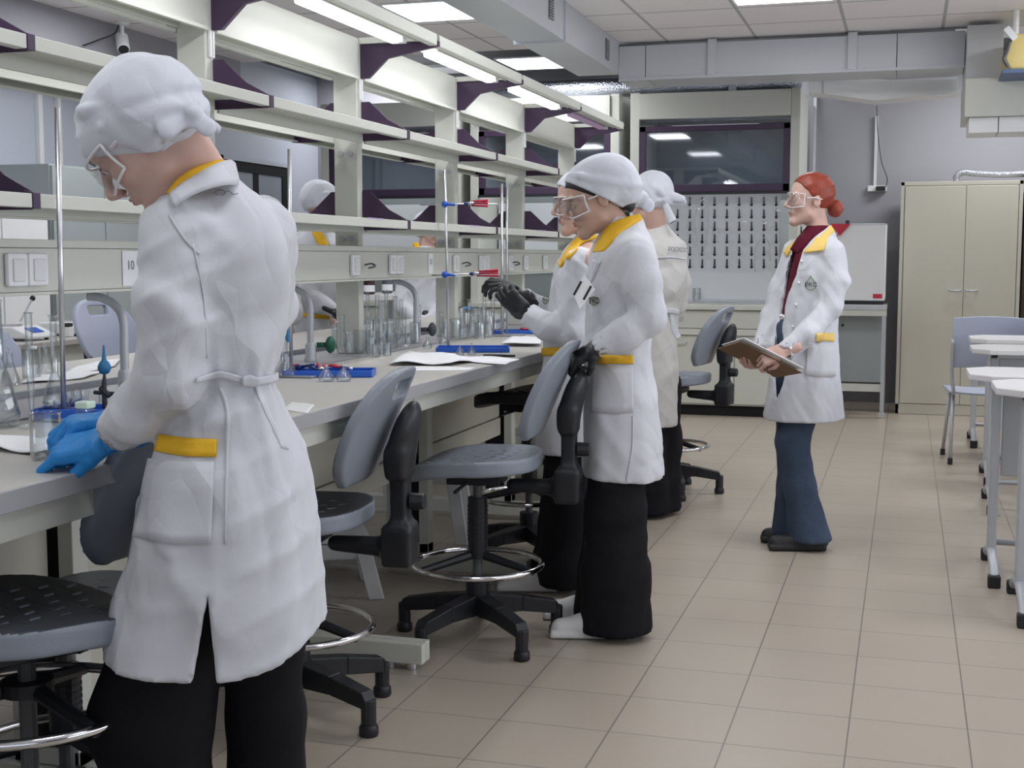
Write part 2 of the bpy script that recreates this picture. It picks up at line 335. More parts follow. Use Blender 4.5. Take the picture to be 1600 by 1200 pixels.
# ---------------------------------------------------------------- organic surfaces: distance fields meshed with surface nets
class Field:
    """sum of smooth shapes on a regular grid (numpy); mesh() returns vertices and faces"""
    def __init__(s, lo, hi, h):
        s.lo = np.array(lo, float); s.h = h; s.n = np.ceil((np.array(hi)-s.lo)/h).astype(int)+1
        s.ax = [s.lo[i]+h*np.arange(s.n[i]) for i in range(3)]
        s.D = np.full(s.n, 1.0, np.float32)
    def _win(s, lo, hi, pad):
        sl = []
        for i in range(3):
            a = int(max(0, math.floor((lo[i]-pad-s.lo[i])/s.h))); b = int(min(s.n[i], math.ceil((hi[i]+pad-s.lo[i])/s.h)+1))
            if b <= a: return None
            sl.append(slice(a, b))
        return tuple(sl)
    def _P(s, w): return np.meshgrid(s.ax[0][w[0]], s.ax[1][w[1]], s.ax[2][w[2]], indexing='ij', sparse=True)
    def _put(s, w, d, k, op):
        D = s.D[w]
        if op == 'add':
            if k > 0:
                hh = np.clip(.5+.5*(D-d)/k, 0, 1); s.D[w] = D*(1-hh)+d*hh-k*hh*(1-hh)
            else: s.D[w] = np.minimum(D, d)
        elif op == 'sub':
            if k > 0:
                d = -d; hh = np.clip(.5-.5*(D-d)/k, 0, 1); s.D[w] = D*(1-hh)+d*hh+k*hh*(1-hh)
            else: s.D[w] = np.maximum(D, -d)
    def cone(s, a, b, ra, rb, k=0.0, op='add', flat=None):
        a = np.array(a, float); b = np.array(b, float); r = max(ra, rb); pad = r+k+3*s.h
        w = s._win(np.minimum(a, b), np.maximum(a, b), pad)
        if w is None: return s
        X, Y, Z = s._P(w); ab = b-a; L = max(ab@ab, 1e-12)
        t = np.clip(((X-a[0])*ab[0]+(Y-a[1])*ab[1]+(Z-a[2])*ab[2])/L, 0, 1)
        qx = X-a[0]-ab[0]*t; qy = Y-a[1]-ab[1]*t; qz = Z-a[2]-ab[2]*t
        if flat is not None:      # (direction, factor): squash the section along a direction
            fd = np.array(flat[0], float); fd /= np.linalg.norm(fd); c = (qx*fd[0]+qy*fd[1]+qz*fd[2])*(1/flat[1]-1)
            qx = qx+c*fd[0]; qy = qy+c*fd[1]; qz = qz+c*fd[2]
            d = np.sqrt(qx*qx+qy*qy+qz*qz)-(ra+(rb-ra)*t); d = d*(flat[1] if flat[1] < 1 else 1)
        else: d = np.sqrt(qx*qx+qy*qy+qz*qz)-(ra+(rb-ra)*t)
        s._put(w, d, k, op); return s
    def chain(s, pts, k=0.02, op='add', k0=None, flat=None):
        """pts: (x,y,z,r) joined by tapering cones"""
        for i in range(len(pts)-1):
            s.cone(pts[i][:3], pts[i+1][:3], pts[i][3], pts[i+1][3], (k0 if (i == 0 and k0 is not None) else k), op, flat)
        return s
    def ell(s, c, r, k=0.0, M=None, op='add'):
        c = np.array(c, float); r = np.array(r, float) if hasattr(r, '__len__') else np.array([r]*3, float)
        R_ = r.max(); w = s._win(c, c, R_+k+3*s.h)
        if w is None: return s
        X, Y, Z = s._P(w); x = X-c[0]; y = Y-c[1]; z = Z-c[2]
        if M is not None:
            M = np.array(M); x, y, z = (M[0,0]*x+M[1,0]*y+M[2,0]*z, M[0,1]*x+M[1,1]*y+M[2,1]*z, M[0,2]*x+M[1,2]*y+M[2,2]*z)
        k0 = np.sqrt((x/r[0])**2+(y/r[1])**2+(z/r[2])**2); k1 = np.sqrt((x/r[0]**2)**2+(y/r[1]**2)**2+(z/r[2]**2)**2)+1e-9
        s._put(w, k0*(k0-1)/k1, k, op); return s
    def boxr(s, c, hs, rr=0.0, k=0.0, M=None, op='add'):
        c = np.array(c, float); hs = np.array(hs, float); w = s._win(c, c, np.linalg.norm(hs)+rr+k+3*s.h)
        if w is None: return s
        X, Y, Z = s._P(w); x = X-c[0]; y = Y-c[1]; z = Z-c[2]
        if M is not None:
            M = np.array(M); x, y, z = (M[0,0]*x+M[1,0]*y+M[2,0]*z, M[0,1]*x+M[1,1]*y+M[2,1]*z, M[0,2]*x+M[1,2]*y+M[2,2]*z)
        qx = np.abs(x)-hs[0]; qy = np.abs(y)-hs[1]; qz = np.abs(z)-hs[2]
        d = np.sqrt(np.maximum(qx, 0)**2+np.maximum(qy, 0)**2+np.maximum(qz, 0)**2)+np.minimum(np.maximum(np.maximum(qx, qy), qz), 0)-rr
        s._put(w, d, k, op); return s
    def stack(s, L, k=0.0, op='add', shrink=0.0, n=2.0, folds=None, zcap=True):
        """L: rows (z, cx, cy, A, B, ang) of ellipses, interpolated in z; folds(theta,z)->relative radius change"""
        L = sorted(L, key=lambda q: q[0]); A_ = np.array(L, float); lo = [A_[:,1].min()-A_[:,3:5].max()-.05, A_[:,2].min()-A_[:,3:5].max()-.05, A_[0,0]-.03]
        hi = [A_[:,1].max()+A_[:,3:5].max()+.05, A_[:,2].max()+A_[:,3:5].max()+.05, A_[-1,0]+.03]
        w = s._win(lo, hi, 2*s.h)
        X, Y, Z = s._P(w); z = s.ax[2][w[2]]
        # smooth (Catmull-like) interpolation by cosine-free cubic hermite through numpy
        def it(j):
            zz = A_[:,0]; v = A_[:,j]; m = np.gradient(v, zz) if len(v) > 2 else np.zeros_like(v)+(v[-1]-v[0])/(zz[-1]-zz[0])
            i = np.clip(np.searchsorted(zz, z)-1, 0, len(zz)-2); h_ = zz[i+1]-zz[i]; t = np.clip((z-zz[i])/h_, 0, 1)
            return ((2*t**3-3*t**2+1)*v[i]+(t**3-2*t**2+t)*h_*m[i]+(-2*t**3+3*t**2)*v[i+1]+(t**3-t**2)*h_*m[i+1])[None, None, :]
        cx, cy, a, b, an = it(1), it(2), it(3)-shrink, it(4)-shrink, it(5)
        a = np.maximum(a, .004); b = np.maximum(b, .004)
        dx = X-cx; dy = Y-cy; c, s_ = np.cos(an), np.sin(an); x = dx*c+dy*s_; y = -dx*s_+dy*c
        if folds is not None:
            th = np.arctan2(y/b, x/a); f = 1+folds(th, Z+0*th); x = x/f; y = y/f
        q = (np.abs(x/a)**n+np.abs(y/b)**n)**(1/n)
        g = np.sqrt((x/a**2)**2+(y/b**2)**2)+1e-9; k0 = np.sqrt((x/a)**2+(y/b)**2)+1e-9
        d = (q-1)*k0/g*1.0
        d = np.maximum(d, np.maximum(A_[0,0]-Z, Z-A_[-1,0])) if zcap else d
        s._put(w, d, k, op); return s
    def cut(s, fn, lo=None, hi=None, op='sub', k=0.0):
        w = s._win(lo if lo is not None else s.lo, hi if hi is not None else s.lo+s.n*s.h, 0)
        if w is None: return s
        X, Y, Z = s._P(w); s._put(w, fn(X, Y, Z), k, op); return s
    def warp(s, fn, lo=None, hi=None):
        w = s._win(lo if lo is not None else s.lo, hi if hi is not None else s.lo+s.n*s.h, 0)
        X, Y, Z = s._P(w); s.D[w] = s.D[w]+fn(X, Y, Z); return s
    def mesh(s):
        D = s.D; S = D < 0; nx, ny, nz = s.n
        c = np.zeros((nx-1, ny-1, nz-1), np.int8)
        for dx in (0, 1):
            for dy in (0, 1):
                for dz in (0, 1): c += S[dx:nx-1+dx, dy:ny-1+dy, dz:nz-1+dz]
        act = (c > 0) & (c < 8); ids = np.argwhere(act); idx = -np.ones(act.shape, np.int64); idx[act] = np.arange(len(ids))
        acc = np.zeros((len(ids), 3)); cnt = np.zeros(len(ids)); i, j, k = ids.T
        E_ = []
        for ax in range(3):
            o1, o2 = [q for q in range(3) if q != ax]
            for a in (0, 1):
                for b in (0, 1):
                    p = np.zeros(3, int); p[o1] = a; p[o2] = b; q = p.copy(); q[ax] = 1
                    d0 = D[i+p[0], j+p[1], k+p[2]].astype(float); d1 = D[i+q[0], j+q[1], k+q[2]].astype(float)
                    m = (d0 < 0) != (d1 < 0); t = np.where(m, d0/np.where(m, d0-d1, 1), 0)
                    for e in range(3): acc[:, e] += m*(p[e]+(t if e == ax else 0))
                    cnt += m
        V = s.lo+(ids+acc/np.maximum(cnt, 1)[:, None])*s.h
        Fs = []
        for ax in range(3):
            o1, o2 = (ax+1) % 3, (ax+2) % 3
            sl0 = [slice(None)]*3; sl1 = [slice(None)]*3; sl0[ax] = slice(0, -1); sl1[ax] = slice(1, None)
            for o in (o1, o2): sl0[o] = slice(1, -1); sl1[o] = slice(1, -1)
            A = S[tuple(sl0)]; B = S[tuple(sl1)]
            for sg, mm in ((1, A & ~B), (-1, ~A & B)):
                e = np.argwhere(mm)
                if not len(e): continue
                e[:, o1] += 1; e[:, o2] += 1
                def cell(a, b):
                    q = e.copy(); q[:, o1] -= a; q[:, o2] -= b; return idx[q[:, 0], q[:, 1], q[:, 2]]
                quad = np.stack([cell(1, 1), cell(0, 1), cell(0, 0), cell(1, 0)], 1)
                Fs.append(quad if sg > 0 else quad[:, ::-1])
        Fq = np.concatenate(Fs) if Fs else np.zeros((0, 4), int)
        Fq = Fq[(Fq >= 0).all(1)]
        return V, Fq
def smooth_mesh(V, Fq, it=2, lam=.5):
    n = len(V)
    e = np.concatenate([Fq[:, [0, 1]], Fq[:, [1, 2]], Fq[:, [2, 3]], Fq[:, [3, 0]]])
    for q in range(it):
        for l in (lam, -lam*1.04):
            acc = np.zeros_like(V); cnt = np.zeros(n)
            for c in range(3): acc[:, c] = np.bincount(e[:, 0], V[e[:, 1], c], n)+np.bincount(e[:, 1], V[e[:, 0], c], n)
            cnt = np.bincount(e[:, 0], minlength=n)+np.bincount(e[:, 1], minlength=n)
            V = V+l*(acc/np.maximum(cnt, 1)[:, None]-V)
    return V
def np_obj(name, parts, m, parent=None, it=2, label=None, Mx=None, **kw):
    """parts: list of (V,F) in the parent's local frame (or list of Fields) joined in one mesh"""
    Vs, Fs, n = [], [], 0
    for p in parts:
        V, Fq = p.mesh() if isinstance(p, Field) else p
        if isinstance(p, Field) and it: V = smooth_mesh(V, Fq, it)
        Vs.append(V); Fs.append(Fq+n); n += len(V)
    V = np.concatenate(Vs); Fq = np.concatenate(Fs)
    me = bpy.data.meshes.new(name); me.vertices.add(len(V)); me.vertices.foreach_set('co', V.astype(np.float32).ravel())
    me.loops.add(len(Fq)*4); me.loops.foreach_set('vertex_index', Fq.astype(np.int32).ravel())
    me.polygons.add(len(Fq)); me.polygons.foreach_set('loop_start', np.arange(0, len(Fq)*4, 4, dtype=np.int32))
    me.update(calc_edges=True); me.polygons.foreach_set('use_smooth', [True]*len(Fq)); me.validate()
    me.materials.append(m)
    o = bpy.data.objects.new(name, me); COL.objects.link(o)
    if parent: o.parent = parent; LOCS[o.name] = LOCS[parent.name]
    elif Mx is not None: o.matrix_world = Mx; LOCS[o.name] = Mx
    return setp(o, label, **kw)
# ---------------------------------------------------------------- room shell
struct('floor', MB().box(-5.7, 2.95, -1.6, 12.1, -0.05, 0), FLOORM)
struct('ceiling', MB().box(-5.7, 2.95, -1.6, 9.56, CEIL, CEIL+0.05), CEILM)
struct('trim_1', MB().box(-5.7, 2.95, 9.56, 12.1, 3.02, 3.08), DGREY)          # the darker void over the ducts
struct('wall_back', MB().box(-5.7, 2.95, 12.0, 12.1, 0, 3.1), WALLG)
struct('wall_left', MB().box(-5.7, -5.6, -1.6, 12.0, 0, 3.02), WALLL)
struct('wall_right', MB().box(2.85, 2.95, -1.6, 12.0, 0, 3.02), WALLG)
struct('wall_front', MB().box(-5.6, 2.85, -1.6, -1.5, 0, 2.9), WALLL)
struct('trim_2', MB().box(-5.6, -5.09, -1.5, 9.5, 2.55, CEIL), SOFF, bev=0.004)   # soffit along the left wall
# made-up windows with glowing panes around the fill lights, right and behind the camera
def fill_window(name, x0, x1, y0, y1, z0, z1, ax):
    m = MB(); t_ = .05
    if ax == 'x':
        for (a_, b_, c_, d_) in ((y0-t_, y1+t_, z1, z1+t_), (y0-t_, y1+t_, z0-t_, z0), (y0-t_, y0, z0, z1), (y1, y1+t_, z0, z1)): m.box(x0, x1, a_, b_, c_, d_)
        for k in range(1, 5): m.box(x0, x1, y0+(y1-y0)*k/5-.02, y0+(y1-y0)*k/5+.02, z0, z1)
    else:
        for (a_, b_, c_, d_) in ((x0-t_, x1+t_, z1, z1+t_), (x0-t_, x1+t_, z0-t_, z0), (x0-t_, x0, z0, z1), (x1, x1+t_, z0, z1)): m.box(a_, b_, y0, y1, c_, d_)
        for k in range(1, 4): m.box(x0+(x1-x0)*k/4-.02, x0+(x1-x0)*k/4+.02, y0, y1, z0, z1)
    f = struct(name, m, WHITE)
    MB().box(*((x1-.01, x1-.005, y0, y1) if ax == 'x' else (x0, x1, y0+.005, y0+.01)), z0, z1).build('glow_pane', mat('glowing fill pane', (.85, .9, 1), .3, emit=0.2, noise=0), f)
fill_window('fill_window_1', 2.79, 2.848, .5, 7.5, .8, 2.2, 'x')
fill_window('fill_window_2', -3.3, 1.7, -1.498, -1.46, .8, 2.2, 'y')
for x, y, sx, sy in ((.9, 10.9, 1.2, .5), (-1.6, 11.7, 1.2, .3), (-4.6, 11.6, 1.2, .4)):  # added housings dressing the rear fill lights
    t = thing('ceiling_light_panel', 'added oblong fill-light housing hidden behind the ducts, ' + ('over the tall cabinet' if x > 0 else 'behind the right fume hood' if x > -2 else 'in the far left corner'), 'ceiling light', (x, y, 3.0))
    MB().box(x-sx/2, x+sx/2, y-sy/2, y+sy/2, 2.99, 3.019).build('housing', WHITE, t)
# left wall door
d = MB().box(-5.6, -5.57, 10.05, 11.25, 2.02, 2.11); d.box(-5.6, -5.57, 10.05, 10.14, 0, 2.02); d.box(-5.6, -5.57, 11.16, 11.25, 0, 2.02); d.box(-5.6, -5.575, 10.6, 10.7, 0, 2.02)
do = struct('door_1', d, BLACKM)
MB().box(-5.599, -5.58, 10.14, 10.6, 0.05, 2.02).box(-5.599, -5.58, 10.7, 11.16, 0.05, 2.02).build('door_glass', mat('frosted door pane', (0.30, 0.33, 0.37), 0.3), do)
MB().cyl((-5.53, 10.57, 0.9), (-5.53, 10.57, 1.5), 0.015).build('door_handle', STEEL, do)
struct('trim_4', MB().box(-5.605, -5.56, 10.02, 10.05, 0, 2.14).box(-5.605, -5.56, 11.25, 11.30, 0, 2.14).box(-5.605, -5.56, 10.02, 11.30, 2.11, 2.15), WALLL)
# wall conduits on the left wall and cabinet row along it
for i, (px_, wd) in enumerate(((62, .022), (92, .016))):
    p = at(px_, 200, x=-5.58)
    t = MB().box(-5.6, -5.565, p.y-wd, p.y+wd, 0.95, 2.55).build('wall_conduit', OFFW, bev=.003, label='white cable duct running up the left wall, the %s one' % ('left' if i == 0 else 'right'), cat='conduit')
def cabinet_left(y0, y1, z1, m, label, doors=2, z0=0.0, x1=-5.02):
    t = thing('steel_cabinet', label, 'cabinet', (-5.3, (y0+y1)/2, z0))
    MB().box(-5.59, x1-0.02, y0, y1, z0+0.002, z1).build('body', m, t, bev=.004)
    for k in range(doors):
        a = y0 + (y1-y0)*k/doors; b = y0 + (y1-y0)*(k+1)/doors
        dd = MB().box(x1-0.02, x1, a+0.006, b-0.006, z0+0.04, z1-0.01).build('door', m, t, bev=.003)
        MB().box(x1, x1+0.015, b-0.05, b-0.035, (z0+z1)/2-0.06, (z0+z1)/2+0.06).build('handle', STEEL, dd)
    return t
cabinet_left(6.95, 8.05, 1.85, GREYC, 'tall grey steel cabinet by the left wall behind the shelving', 2)
cabinet_left(5.6, 6.9, 1.56, WHITE, 'white tiled-front cabinet by the left wall at the far left', 3)
cabinet_left(8.1, 9.4, 0.86, CREAM, 'low cream cabinet along the left wall under the side counter', 3)
cabinet_left(8.10, 9.1, 1.62, GREYC, 'grey wall cabinet hung over the side counter by the left wall', 2, z0=1.05, x1=-5.2)
# ---------------------------------------------------------------- ceiling fittings
for i, (x, y, seen) in enumerate(PANELS):
    lab = ['square ceiling light panel left of the grey duct, the nearer one', 'square ceiling light panel left of the grey duct, the farther one near the fume hoods', 'square ceiling light panel above the aisle, right of the grey duct'][i] if i < 3 else 'square ceiling light panel above the near part of the room, out of the photo'
    t = thing('ceiling_light_panel', lab, 'ceiling light', (x, y, CEIL-0.02), group='square ceiling lights')
    MB().box(x-.30, x+.30, y-.30, y+.30, CEIL-.012, CEIL-.001).build('frame', WHITE, t)
    MB().box(x-.28, x+.28, y-.28, y+.28, CEIL-.016, CEIL-.0125).build('diffuser', LAMPC, t)
# main duct running along the ceiling
t = thing('ventilation_duct', 'long square grey duct along the ceiling over the bench aisle', 'duct', (-2.18, 5, 2.59))
for y0, y1 in ((-1.4, 3.0), (3.01, 5.9), (5.91, 7.85), (7.86, 9.44)):
    MB().box(-2.33, -2.03, y0, y1, 2.59, CEIL-.002).build('duct_section', DUCT, t, bev=.003)
for y in (3.005, 5.905, 7.855):
    MB().box(-2.345, -2.015, y-.012, y+.012, 2.575, CEIL-.002).build('flange', DUCT, t)
for (y, a, b) in ((7.55, 2.66, 2.80), (9.05, 2.64, 2.78)):
    g = MB().box(-2.03, -2.024, y-.05, y+.05, a, b).build('vent_grille', DGREY, t)
    s_ = MB()
    for k in range(9): s_.box(-2.025, -2.019, y-.05, y+.05, a+.004+k*(b-a)/9, a+.009+k*(b-a)/9)
    s_.build('slats', LGREY, g)
# cross duct in front of the fume hoods
t = thing('ventilation_duct', 'wide grey duct crossing above the fume hoods and the back cabinet', 'duct', (-0.8, 9.6, 2.55))
for x0, x1 in ((-2.03, -1.84), (-1.835, -0.11), (-0.105, 0.33)):
    MB().box(x0, x1, 9.45, 9.95, 2.555, 2.79).build('duct_section', DUCT, t, bev=.003)
MB().box(-2.03, 0.33, 9.44, 9.46, 2.545, 2.565).build('lower_flange', DUCT, t)
for x in (-1.36, -0.40): MB().box(x-.03, x+.03, 9.43, 9.45, 2.56, 2.81).build('hanger_strap', DUCT, t)
t = thing('ventilation_duct', 'boxy beige grey duct elbow above the tall cream cabinet', 'duct', (0.5, 9.3, 2.2))
MB().box(0.335, 0.56, 9.25, 9.9, 2.44, 2.79).build('duct_riser', DUCT, t, bev=.004)
MB().box(0.33, 2.4, 9.15, 9.9, 2.19, 2.435).build('duct_section', CREAM, t, bev=.004)
MB().box(0.36, 0.54, 9.2, 9.6, 2.09, 2.188).box(0.545, 2.4, 9.2, 9.6, 2.09, 2.188).build('duct_branch', WHITE, t, bev=.003)
t = thing('ventilation_duct', 'white tapering duct hanging left of the tall cream cabinet', 'duct', (-0.2, 10.0, 2.4))
MB().prism([(-.725, 2.600), (-.725, 2.475), (-.62, 2.470), (-.26, 2.405), (.31, 2.44), (.31, 2.55), (-.15, 2.55)], 'y', 9.97, 10.25).build('duct_section', WHITE, t, bev=.003)
MB().box(-.626, -.618, 9.962, 10.0, 2.465, 2.60).build('duct_seam', DUCT, t)
t = thing('foil_duct', 'crumpled silver foil duct lying along the top of the fume hoods', 'duct', (-2.3, 10.75, 2.6))
MB().tube([(-3.9, 10.75, 2.668), (-0.84, 10.75, 2.668)], .075, 16).build('duct_pipe', FOIL, t, smooth=True)
MB().box(-1.40, -1.34, 10.66, 10.672, 2.595, 2.76).build('duct_clip', CHROME, t)
# security camera
p = at(178, 37, z=CEIL-.005); p.x = -5.0
t = thing('security_camera', 'white security camera hanging from the ceiling at the upper left', 'camera', (p.x, p.y, 2.65))
MB().lathe([(.05, 0), (.05, -.012), (.02, -.02)], (p.x, p.y, CEIL-.001), 16).build('mount', WHITE, t)
MB().tube([(p.x, p.y, CEIL-.015), (p.x, p.y, CEIL-.10)], .013).build('stem', WHITE, t)
q = Vector((p.x, p.y, CEIL-.13)); dr = Vector((.45, -.55, -.75)).normalized()
MB().tube([q-dr*.06, q+dr*.07], .042, 14).build('camera_body', WHITE, t, bev=.004, auto=40)
MB().tube([q+dr*.07, q+dr*.075], .034, 14).build('lens_window', BLACK, t)
MB().tube(spline([(p.x-.01, p.y-.02, 2.81), (p.x-.02, p.y-.06, 2.74), (p.x-.04, p.y-.2, 2.68), (p.x-.06, p.y-.35, 2.62)]), .005, 6).build('cable', BLACK, t)
# yellow unit at the upper right edge
t = thing('ceiling_projector', 'dusty yellow casing hung from the ceiling at the top right corner', 'projector', (0.66, 8.9, 2.45))
c = at(1592, 82, y=8.9)
MB().prism([(c.x-.055, c.z-.115), (c.x-.085, c.z-.05), (c.x-.05, c.z+.10), (c.x+.4, c.z+.10), (c.x+.4, c.z-.115)], 'y', 8.8, 9.2).build('casing', YELC, t, bev=.01)
MB().box(c.x-.10, c.x+.42, 8.75, 9.14, c.z-.145, c.z-.118).build('tray', mat('dull blue tray', (.10, .14, .25), .5), t, bev=.003)
MB().tube([(c.x-.02, 8.95, c.z+.09), (c.x-.02, 8.95, CEIL-.002)], .02).build('bracket', WHITE, t)
MB().obox((c.x-.06, 8.8, c.z+.10), .045, .03, .02, Matrix.Rotation(.9, 3, 'Y')).build('hinge_arm', WHITE, t, bev=.003)
MB().tube(spline([(c.x-.06, 8.79, c.z+.07), (c.x-.075, 8.78, c.z), (c.x-.095, 8.78, c.z-.05), (c.x-.07, 8.78, c.z-.10)]), .009, 8).build('cable', DGREY_SHADE, t)

# ---------------------------------------------------------------- fume hoods along the back
def hood(x0, x1, label, board=False, sash=(1.80, 2.33)):
    t = thing('fume_hood', label, 'fume hood', ((x0+x1)/2, 10.9, 0))
    Y0, Y1 = 10.6, 11.4
    for (a, b) in ((x0, x0+.075), (x1-.075, x1)): MB().box(a, b, Y0, Y1, .9, 2.6).build('side_post', CREAM, t, bev=.006)
    MB().box(x0+.076, x1-.076, Y0-.02, Y0+.25, 2.385, 2.59).build('top_fascia', CREAM, t, bev=.004)
    MB().box(x0+.076, x1-.076, Y0+.25, Y1, 2.56, 2.59).build('roof_panel', CREAM, t)
    MB().box(x0+.076, x1-.076, Y1-.02, Y1, .9, 2.56).build('back_panel', GREYC, t)
    a, b = x0+.078, x1-.078
    MB().box(a, b, Y0+.02, Y0+.03, 2.34, 2.384).build('upper_pane', GLASSH, t)
    z0, z1 = sash
    fr = MB().box(a, a+.05, Y0, Y0+.035, z0, z1).box(b-.05, b, Y0, Y0+.035, z0, z1).box(a, b, Y0, Y0+.035, z1-.045, z1).box(a, b, Y0, Y0+.035, z0, z0+.06)
    fr = fr.build('sash_frame', PURPLE, t, bev=.003)
    MB().box(a+.05, b-.05, Y0+.014, Y0+.02, z0+.06, z1-.045).build('pane', GLASSH, fr)
    MB().box(a, b, Y0-.03, Y0+.01, z0-.02, z0-.001).build('sash_handle', BLACK, t)
    MB().box(x0, x1, Y0-.06, Y1, .86, .90).build('worktop', CREAM, t, bev=.004)
    MB().box(x0+.15, x1-.1, Y0+.06, Y0+.5, .9005, .915).build('sink_rim', STEEL, t, bev=.003)
    cb = MB().box(x0+.01, x1-.01, Y0, Y1, .085, .859).build('base_cabinet', CREAM, t, bev=.003)
    MB().box(x0+.03, x1-.03, Y0+.02, Y1-.02, .002, .084).build('plinth', BLACKM, t)
    MB().box(x0+.02, x1-.02, Y0-.022, Y0-.001, .71, .85).build('control_panel', CREAM, t, bev=.002)
    MB().box(x0+.25, x1-.03, Y0-.045, Y0-.023, .655, .705).build('grip_rail', CREAM, t, bev=.003)
    n = 3
    xs = [x0+.15, x0+.29, (x0+.29+x1)/2+.05, x1-.02]
    for k in range(3):
        dd = MB().box(xs[k]+.004, xs[k+1]-.004, Y0-.02, Y0-.001, .10, .65).build('door', CREAM, t, bev=.002)
        cx = xs[k]+.06
        MB().tube([(cx, Y0-.02, .59), (cx+.005, Y0-.045, .585), (min(cx+.13, xs[k+1]-.02), Y0-.045, .585), (min(cx+.135, xs[k+1]-.015), Y0-.02, .59)], .005, 8).build('handle', LGREY, dd)
    if not board:
        MB().box(x0+.1, x1-.1, Y0+.5, Y0+.52, 1.25, 1.75).build('baffle', PALEP, t)
    return t
hA = hood(-2.18, -0.83, 'cream fume hood with a drying rack inside, right of the covered back student')
hood(-3.55, -2.27, 'cream fume hood behind the shelving, second from the right')
hood(-4.92, -3.64, 'cream fume hood farthest left along the back, seen through the shelves')
# drying rack with pegs
t = thing('drying_rack', 'pale drying rack board with rows of black pegs inside the fume hood', 'drying rack', (-1.4, 10.75, .95))
p0 = at(1030, 302, y=10.75); p1 = at(1216, 470, y=10.75)
MB().box(p0.x, p1.x, 10.75, 10.77, p1.z, 1.79).build('board', PALEP, t, bev=.002)
MB().box(p0.x-.05, p1.x+.005, 10.70, 10.749, p1.z-.015, p1.z+.008).build('drip_tray', LGREY, t, bev=.002)
for a in range(9):
    for b in range(6):
        q = at(1060.5+a*19.2, 314+b*19.4, y=10.75)
        MB().tube([(q.x-.008, 10.751, q.z+.030), (q.x, 10.69, q.z-.028)], [.006, .0075], 6).sph((q.x, 10.688, q.z-.031), .013, 6).build('peg', BLACK, t, smooth=True)
for i, (pxs, lab) in enumerate((([(1093, 400), (1086, 340), (1098, 312), (1107, 330), (1105, 365), (1098, 398)], 'grey tube loop hung on the left of the drying rack'),
                 ([(1180, 425), (1180, 390), (1190, 372), (1201, 380), (1204, 408)], 'grey tube loop hung at the right of the drying rack'))):
    MB().tube(spline([at(x, y, y=10.66) for x, y in pxs]), .004, 6).build('rubber_tube', LGREY, smooth=True, label=lab, cat='tube')
for i, (x, y) in enumerate(((1087, 327), (1160, 347), (1192, 349), (1212, 329))):
    q = at(x, y, y=10.67)
    MB().tube([q, q+Vector((.035, .0, 0))], .006, 6).sph(q+Vector((.02, 0, 0)), (.016, .008, .008), 6).build('stopcock', WHITE, smooth=True, label='small white stopcock on the drying rack, %s' % ['upper left', 'middle', 'right of the middle', 'at the right edge'][i], cat='stopcock')
# items on the hood worktop
q = at(1097, 468, y=10.75)
for i, dx in enumerate((0, .045)):
    MB().lathe([(.030, 0), (.034, .01), (.034, .12), (.036, .125), (.034, .128), (.031, .12), (.031, .012)], (q.x-.04+dx*1.6, 10.72+.07*i, .902), 18, cap=False).build('glass_jar', GLASS, smooth=True, label='clear glass jar on the fume hood counter, the %s of the pair' % ('left' if i == 0 else 'right'), cat='jar')
t = thing('wash_bottle', 'clear wash bottle with a bent spout on the fume hood counter', 'bottle', (q.x-.16, 10.75, .902))
MB().lathe([(.03, 0), (.032, .01), (.032, .06), (.012, .09), (.012, .11)], (q.x-.16, 10.75, .902), 16).build('bottle_body', OFFW, t, smooth=True)
MB().tube(spline([(q.x-.16, 10.75, 1.0), (q.x-.16, 10.75, 1.16), (q.x-.19, 10.75, 1.21), (q.x-.23, 10.75, 1.18)]), .005, 6).build('spout', OFFW, t, smooth=True)
# ---------------------------------------------------------------- back right: tall cabinet, box on stand
t = thing('tall_cabinet', 'tall cream two-door steel cabinet against the back wall', 'cabinet', (.4, 11.4, 0))
x0, x1, Y = -.065, .862, 11.17
MB().box(x0, x1, Y+.02, 11.85, .002, 1.885).build('body', CREAM2, t, bev=.004)
MB().box(x0, x0+.028, Y, Y+.02, .002, 1.885).box(x1-.028, x1, Y, Y+.02, .002, 1.885).box(x0, x1, Y, Y+.02, 1.855, 1.885).box(x0, x1, Y, Y+.02, .002, .085).build('frame', CREAM2, t, bev=.002)
for (a, b, s_) in ((x0+.033, .4345, 1), (.4375, x1-.033, -1)):
    dd = MB().box(a, b, Y-.004, Y+.015, .09, 1.85).build('door', CREAM2, t, bev=.003)
    cx = b-.06 if s_ > 0 else a+.06
    MB().tube([(cx-.045, Y-.004, 1.02), (cx-.035, Y-.028, 1.013), (cx+.035, Y-.028, 1.013), (cx+.045, Y-.004, 1.02)], .006, 8).build('handle', LGREY, dd, smooth=True)
MB().prism([(.445, .975), (.475, .975), (.46, 1.0)], 'y', Y-.008, Y-.0041).build('warning_sticker', mat('grey white sticker', (.6, .6, .58), .5), t)
t = thing('dark_cabinet_edge', 'dark open shelf edge just right of the tall cream cabinet', 'shelf', (1.15, 11.4, 0))
MB().box(.875, 1.5, 11.2, 11.8, .002, 1.8).build('carcass', mat('dark brown wood', (.05, .025, .018), .5), t, bev=.004)
MB().box(.90, 1.5, 11.18, 11.199, 1.75, 1.79).build('top_rail', DGREY, t)
MB().tube(spline([(x, 11.5, z) for x, z in ((.37, 1.89), (.37, 1.945), (.42, 1.975), (.50, 1.965), (.62, 1.955), (.74, 1.95), (.90, 1.955), (1.1, 1.955))]), .026, 12).build('ribbed_hose', mat('ribbed grey hose', (.30, .31, .34), .4, .6, noise=.4, scale=90, bump=.8, bscale=90), smooth=True, label='grey corrugated hose lying on top of the tall cream cabinet', cat='hose')
t = thing('steel_stand', 'cream metal stand on castors left of the tall cabinet', 'stand', (-.5, 11.1, 0))
